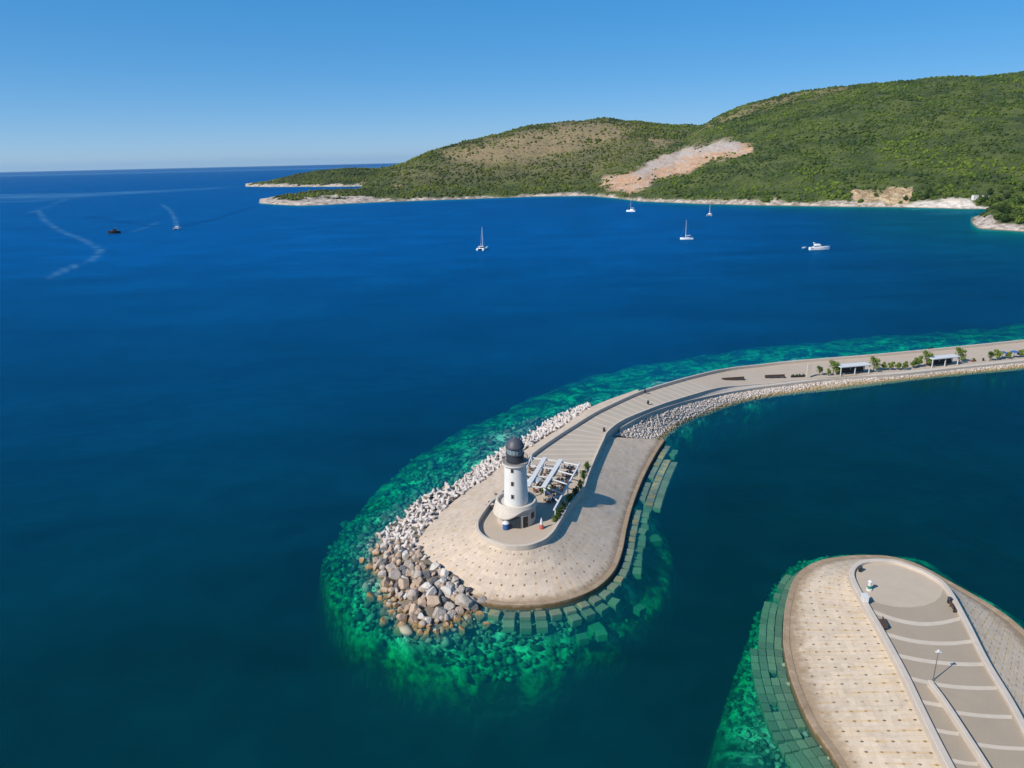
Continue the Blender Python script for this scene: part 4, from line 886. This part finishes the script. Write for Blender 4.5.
for i, (zx, zy, sz, k) in enumerate(BL):
    px, pyy = 350+zx/7.31, 540+zy/7.31; r = sz/7.31*.19*.41; z = .5
    for _ in range(8): q = P(px, pyy, z); z = .5*z+.5*(float(bed(q.x, q.y)[0])+r*.4 if k != 's' else -r*.62)
    key, lb, gr = KL[k]; o = bpy.data.objects.new('boulder', rockm(i % 9, key)); COL.objects.link(o); o.location = P(px, pyy, max(z, .0) if k != 's' else z); o.rotation_euler = rand_rot()
    o.scale = (r*random.uniform(1.05, 1.35), r*random.uniform(1.0, 1.25), r*random.uniform(.95, 1.15)); tag(o, lb, 'boulder', gr)
BR = [P(a, b, .6) for a, b in boulder_out]+[P(a, b, 1.6) for a, b in [(487, 600), (473, 592), (452, 580), (437, 571), (426, 562), (417, 545), (395, 540), (375, 543)]]
bx0, bx1 = min(p.x for p in BR), max(p.x for p in BR); by0, by1 = min(p.y for p in BR), max(p.y for p in BR); nb_ = 0
while nb_ < 175:
    x_, y_ = random.uniform(bx0, bx1), random.uniform(by0, by1)
    if not inside(np.array([x_]), np.array([y_]), BR)[0]: continue
    r = random.uniform(.4, .9); z = float(bed(x_, y_)[0])+r*.3; key, lb, gr = KL[random.choice('ggbbbbwd')]
    if z < -.1: key, lb, gr = KL['s']
    o = bpy.data.objects.new('boulder', rockm(nb_ % 9, key)); COL.objects.link(o); o.location = (x_, y_, z); o.rotation_euler = rand_rot(); o.scale = (r*1.2, r, r*.9); tag(o, lb, 'boulder', gr); nb_ += 1
# white stone slope on the harbour side (countless stones)
pts = []; rad = []
KS = resample(KwS, 400); SS = resample([Vector((p.x, p.y, -.5)) for p in Shw], 400)
cl = 0
while len(pts) < 15000:
    k = random.randrange(400)
    if random.random() > 1.1-k/400*.5: continue
    t = random.random(); p = (KS[k]-Vector((0, 0, .5))).lerp(SS[k], .07+.97*t); r = random.uniform(.15, .25)+.28*random.random()**4; pts.append((p.x, p.y, p.z+.02)); rad.append(r)
tag(blobs('riprap_stones', np.array(pts), np.array(rad), 1, M['riprap'], .75, .25), 'slope of countless pale stones on the harbour side of the mole', 'stones', kind='stuff')
# rubble core showing between the tetrapods and on the sea bed
pts = []; rad = []
sh1 = [(p.x, p.y) for p in PL(tet_out+boulder_out+[(540, 612), (590, 600)], 0, 3)]
def scat(n_, dmax, rlo, rhi, bias):
    for _ in range(n_):
        a = random.choice(sh1); d = (random.random()**bias)*dmax; th = random.uniform(0, 6.28); pts.append((a[0]+d*math.cos(th), a[1]+d*math.sin(th))); rad.append(random.uniform(rlo, rhi))
scat(4200, 17, .18, .55, .8); scat(260, 20, .6, 1.2, .7); scat(1500, 27, .25, .7, .6)
for _ in range(2600):
    a = random.choice(O2[6:10*NI]); d = 2+random.random()**.8*9; th = random.uniform(0, 6.28); pts.append((a.x+d*math.cos(th), a.y+d*math.sin(th))); rad.append(random.uniform(.16, .5))
pp = np.array(pts); rr2 = np.array(rad); zb = bed(pp[:, 0], pp[:, 1]); ok = (zb < -.35) & (zb > -7.2) & (inside(pp[:, 0], pp[:, 1], shal1) | inside(pp[:, 0], pp[:, 1], shal2)) & ~inside(pp[:, 0], pp[:, 1], [(p.x, p.y) for p in So_]+[(20, 180)]) & ~inside(pp[:, 0], pp[:, 1], shore2)
tag(blobs('sunken_rubble', np.column_stack([pp, zb+rr2*.2])[ok], rr2[ok], 1, M['rubble'], .75, .36), 'rubble of stones on the seabed around the mole head', 'rubble', kind='stuff')
# sunken concrete blocks
BM = MB().box((0, 0, 0), (1, 1, 1), bev=.04); bo = BM.build('sunken_block', M['block']); BMe = bo.data; COL.objects.unlink(bo); bpy.data.objects.remove(bo)
def block(p, rz, d, label, group):
    o = bpy.data.objects.new('sunken_block', BMe); COL.objects.link(o); o.location = p; o.rotation_euler = (random.uniform(-.05, .05), random.uniform(-.05, .05), rz); o.scale = d; tag(o, label, 'concrete block', group)
tl = resample(toe, 60)
def out_n(L, i):
    a, b = L[max(i-1, 0)], L[min(i+1, len(L)-1)]; d = Vector((b.x-a.x, b.y-a.y, 0)).normalized(); return d, Vector((d.y, -d.x, 0))
cent = P(560, 500, 0)
def fix(nv, p): return nv if (p-cent).dot(nv) > 0 else -nv
tot = sum((tl[i+1]-tl[i]).length for i in range(59))
tl = resample(toe, int(tot/2.25)); nb = len(tl)
for i in range(2, nb-1):
    d, w = out_n(tl, i); w = fix(w, tl[i]); rz = math.atan2(d.y, d.x); fr_ = i/nb
    fl_ = 'sunken concrete block in rows at the foot of the apron front'; gr = 'sunken blocks off the apron front'
    if fr_ > .42: fl_ = 'sunken concrete block in rows at the foot of the harbour side apron'; gr = 'sunken blocks off the harbour side'
    if random.random() < .93: block(tl[i]+w*1.7+Vector((0, 0, -1.45+random.uniform(-.1, .1))), rz+random.uniform(-.06, .06), (1.85, 1.45, 1.3), fl_, gr)
    if random.random() < .72: block(tl[i]+w*(3.5+random.uniform(-.3, .3))+Vector((0, 0, -2.1+random.uniform(-.25, .2))), rz+random.uniform(-.2, .2), (1.9, 1.6, 1.3), fl_, gr)
    if fr_ < .3 and random.random() < .5: block(tl[i]+w*(6+random.uniform(-.8, 1.5))+Vector((0, 0, -3.7)), rz+random.uniform(-.6, .6), (1.8, 1.5, 1.3), fl_, gr)
    if .60 < fr_ < .86:
        for q in range(2): block(tl[i]+w*(3.6+q*1.75)+Vector((0, 0, -1.4-.25*q)), rz+random.uniform(-.04, .04), (2.15, 1.65, 1.3), fl_, gr)
block(P(596, 630, -3.4), .4, (2.4, 2.2, 1.4), 'single square block lying apart on the seabed off the apron front', None); block(P(652, 541, -2.6), .2, (3.4, 2.6, 1.4), 'large single block lying off the harbour side of apron', None)
w2 = resample(O2[6:9*NI+4], 200); tot = sum((w2[i+1]-w2[i]).length for i in range(199)); w2 = resample(O2[6:9*NI+4], int(tot/1.5)); c2 = P(900, 640, 0)
for i in range(1, len(w2)-1):
    d, w = out_n(w2, i); w = w if (w2[i]-c2).dot(w) > 0 else -w; rz = math.atan2(d.y, d.x); fr_ = i/len(w2)
    nc = 4 if fr_ < .55 else (3 if fr_ < .72 else (2 if fr_ < .85 else 1))
    for q in range(nc):
        if random.random() < .94: block(w2[i]+w*(1.1+q*1.16)+Vector((0, 0, -1.75-.16*q+random.uniform(-.05, .05))), rz+random.uniform(-.02, .02), (1.38, 1.06, 1.2), 'sunken concrete block in the stepped rows beside the harbour mole', 'sunken blocks beside the harbour mole')
# ------------------------------------------------------------------ boats
def hullmesh(L, B, fb, draft=.4, n=12, sheer=.35, x0=0, y0=0, tr=.75):
    V = []; Fc = []
    for i in range(n+1):
        t = i/n; x = -L/2+L*t; b = B/2*(tr+(1-tr)*min(1, t/.4))*(1-max(0, (t-.45)/.55)**2.2); b = max(b, .03); s = fb*(1+sheer*t*t)
        V += [(x+x0, y0-b, s), (x+x0-.0, y0-b*.82, .0), (x+x0, y0, -draft*(1-t*.6)), (x+x0, y0+b*.82, .0), (x+x0, y0+b, s)]
    for i in range(n):
        for k in range(4): Fc.append((i*5+k, i*5+k+1, (i+1)*5+k+1, (i+1)*5+k))
        Fc.append((i*5+4, i*5, (i+1)*5, (i+1)*5+4))
    Fc.append((0, 4, 3, 2, 1)); mb = MB(); mb.add(V, Fc); return mb
def wedge(L, B, h, z, x0=0, y0=0, front=.35, back=.08):
    mb = MB(); V = [(x0-L/2, -B/2+y0, z), (x0+L/2, -B/2*.75+y0, z), (x0+L/2, B/2*.75+y0, z), (x0-L/2, B/2+y0, z), (x0-L/2+back*L, -B*.42+y0, z+h), (x0+L/2-front*L, -B*.32+y0, z+h), (x0+L/2-front*L, B*.32+y0, z+h), (x0-L/2+back*L, B*.42+y0, z+h)]
    return mb.add(V, [(3, 2, 1, 0), (4, 5, 6, 7), (0, 1, 5, 4), (1, 2, 6, 5), (2, 3, 7, 6), (3, 0, 4, 7)])
def rig(t, mh, x, boom, deck):
    MB().bar((x, 0, deck), (x, 0, mh), .16, .08, 6).build('mast', M['hull'], t); bm_ = MB().bar((x, 0, deck+1.6), (x-boom, 0, deck+1.7), .1, .08, 6).build('boom', M['hull'], t)
    MB().bar((x-.2, 0, deck+1.9), (x-boom*.95, 0, deck+1.95), .24, .15, 7).build('furled_sail', M['wpaint'], bm_)
    st = MB()
    st.bar((x, 0, mh*.97), (x+boom*1.0, 0, deck), .05, n=4).bar((x, 0, mh*.97), (x-boom*1.15, 0, deck), .035, n=4)
    for y in (-1.4, 1.4): st.bar((x, 0, mh*.8), (x-.4, y, deck), .035, n=4)
    st.build('stay', M['steel'], t)
def catamaran(px, py, rz, L, mh, label):
    t = thing('sailing_catamaran', P(px, py, 0), label, 'catamaran', 'moored sailing boats in the bay', rz)
    for y in (-2.6, 2.6): h_ = hullmesh(L, 1.9, 1.5, .3, y0=y).build('hull', M['hull'], t)
    MB().box((-.6, 0, 1.35), (L*.62, 5.0, .55), bev=.15).build('bridge_deck', M['hull'], t)
    c = wedge(L*.45, 4.6, 1.35, 1.6, -.4).build('cabin', M['hull'], t); wedge(L*.47, 4.68, .5, 2.0, -.35, front=.16, back=.03).build('window_band', M['bwin'], c)
    MB().box((-L*.33, 0, 3.1), (2.6, 4.2, .12), bev=.03).build('cockpit_roof', M['hull'], t); rig(t, mh, .6, 4.6, 2.9)
catamaran(482.5, 249.5, R(72), 12.5, 18.5, 'nearest white sailing catamaran, alone in the middle of bay')
catamaran(631, 211.5, R(160), 12, 16, 'white sailing catamaran moored below the pink quarry scar'); catamaran(709.5, 216, R(250), 12, 16, 'white sailing catamaran moored behind the single hulled sailboat')
t = thing('sailboat', P(686.5, 239.3, 0), 'white single hulled sailboat lying broadside with bare mast', 'sailboat', 'moored sailing boats in the bay', R(176))
hullmesh(11.5, 3.6, 1.3, .5).build('hull', M['hull'], t); cb = wedge(4.6, 2.2, .6, 1.35, .3).build('cabin', M['hull'], t); wedge(4.0, 2.26, .28, 1.5, .3, front=.2).build('window_band', M['bwin'], cb); rig(t, 17, .9, 4.4, 1.6)
MB().box((-3.6, 0, 2.6), (2, 2.4, .12), bev=.03).build('spray_hood', M['blue'], t)
t = thing('motor_yacht', P(819.5, 249.5, 0), 'white motor yacht with flybridge and radar arch', 'motor yacht', None, R(4))
hullmesh(16, 4.6, 1.9, .6, sheer=.3).build('hull', M['hull'], t); cb = wedge(8, 3.7, 1.6, 2.0, -.8, front=.4).build('cabin', M['hull'], t); wedge(8.1, 3.76, .6, 2.6, -.9, front=.22, back=.06).build('window_band', M['bwin'], cb)
wedge(4.2, 3.0, .8, 3.6, -1.8, front=.3).build('flybridge', M['hull'], t); MB().bar((-4.0, -1.4, 3.4), (-4.9, -1.3, 5.3), .16).bar((-4.0, 1.4, 3.4), (-4.9, 1.3, 5.3), .16).bar((-4.9, -1.4, 5.3), (-4.9, 1.4, 5.3), .18).build('radar_arch', M['hull'], t); MB().box((-6.9, 0, 1.2), (2, 4, .15)).build('swim_platform', M['teak'], t)
t = thing('dinghy', P(804.3, 248, 0), 'small white dinghy floating behind the motor yacht', 'dinghy', None, R(10)); hullmesh(3.6, 1.7, .65, .15, 8).build('hull', M['hull'], t); MB().box((-1.8, 0, .7), (.4, .35, .8), bev=.08).build('outboard_motor', M['dark'], t); MB().box((-.3, 0, .62), (.3, 1.4, .08)).build('thwart', M['hull'], t)
wb = t = thing('work_boat', P(114.5, 233.5, 0), 'dark hulled boat with low cabin far out on left', 'boat', None, R(200))
hullmesh(11.5, 4.2, 1.9, .6).build('hull', M['navy'], t); cb = wedge(4.2, 3, 1.7, 2.0, -.6, front=.25).build('cabin', M['navy'], t); wedge(4.25, 3.06, .6, 2.6, -.6, front=.12).build('window_band', M['bwin'], cb); MB().box((1.8, 0, 2.15), (3.4, 2.6, .2), bev=.05).build('fore_deck', M['teak'], t); MB().bar((-1.5, 0, 3.6), (-1.5, 0, 5.6), .1).build('mast', M['steel'], t)
wb.scale = (1.15, 1.15, 1.45)
t = thing('motor_catamaran', P(177, 229.3, 0), 'white twin hulled motorboat heading in with a foam wake', 'motorboat', None, R(-78))
for y in (-2.9, 2.9): hullmesh(12, 2.4, 1.9, .3, y0=y).build('hull', M['hull'], t)
MB().box((-.8, 0, 1.5), (8.5, 5, .5), bev=.1).build('bridge_deck', M['hull'], t); cb = wedge(6, 4.4, 1.5, 1.75, -.8).build('cabin', M['hull'], t); wedge(6.1, 4.46, .55, 2.2, -.8, front=.2).build('window_band', M['bwin'], cb); MB().box((-1.2, 0, 3.3), (3.6, 4, .14), bev=.03).build('flybridge', M['hull'], t)
# ------------------------------------------------------------------ beach houses
def house(px, py, w, d, h, label, rz=0.):
    q = hit(px, py, 860)
    t = thing('beach_house', (q.x, q.y, ground_h(q.x, q.y)-.4), label, 'house', 'white buildings behind the beach', rz)
    MB().box((0, 0, h/2), (w, d, h), bev=.06).build('wall', M['white'], t); MB().box((0, 0, h+.2), (w+.6, d+.6, .35), bev=.05).build('roof', M['conc'], t)
    for x in np.linspace(-w/2+1, w/2-1, max(2, int(w/2.2))): f = MB().box((x, -d/2-.04, h*.58), (.9, .1, 1.2)).build('window', M['bwin'], t)
    MB().box((w*.1, -d/2-.05, 1.05), (1, .1, 2.1)).build('door', M['wood'], t)
house(974.5, 200, 6, 5, 6.2, 'tall small white house at right end of the beach'); house(985, 198.5, 6.5, 4.5, 3.0, 'low white house right of the tall beach house'); house(1011, 203, 8, 5, 3.2, 'low pale house among the trees right of the beach')
a, b = hit(942, 201, 860), hit(961, 200.5, 860)
tag(wall('beach_terrace_wall', [a, (a+b)/2, b], .8, min(a.z, b.z)-2, max(a.z, b.z)+1.6, M['stone']), 'low stone terrace wall at the back of the beach', 'terrace wall')
for o in [o for o in bpy.data.objects if o.type == 'EMPTY' and o.parent is None and 'label' not in o]:
    for c_ in list(o.children): bpy.data.objects.remove(c_)
    bpy.data.objects.remove(o)
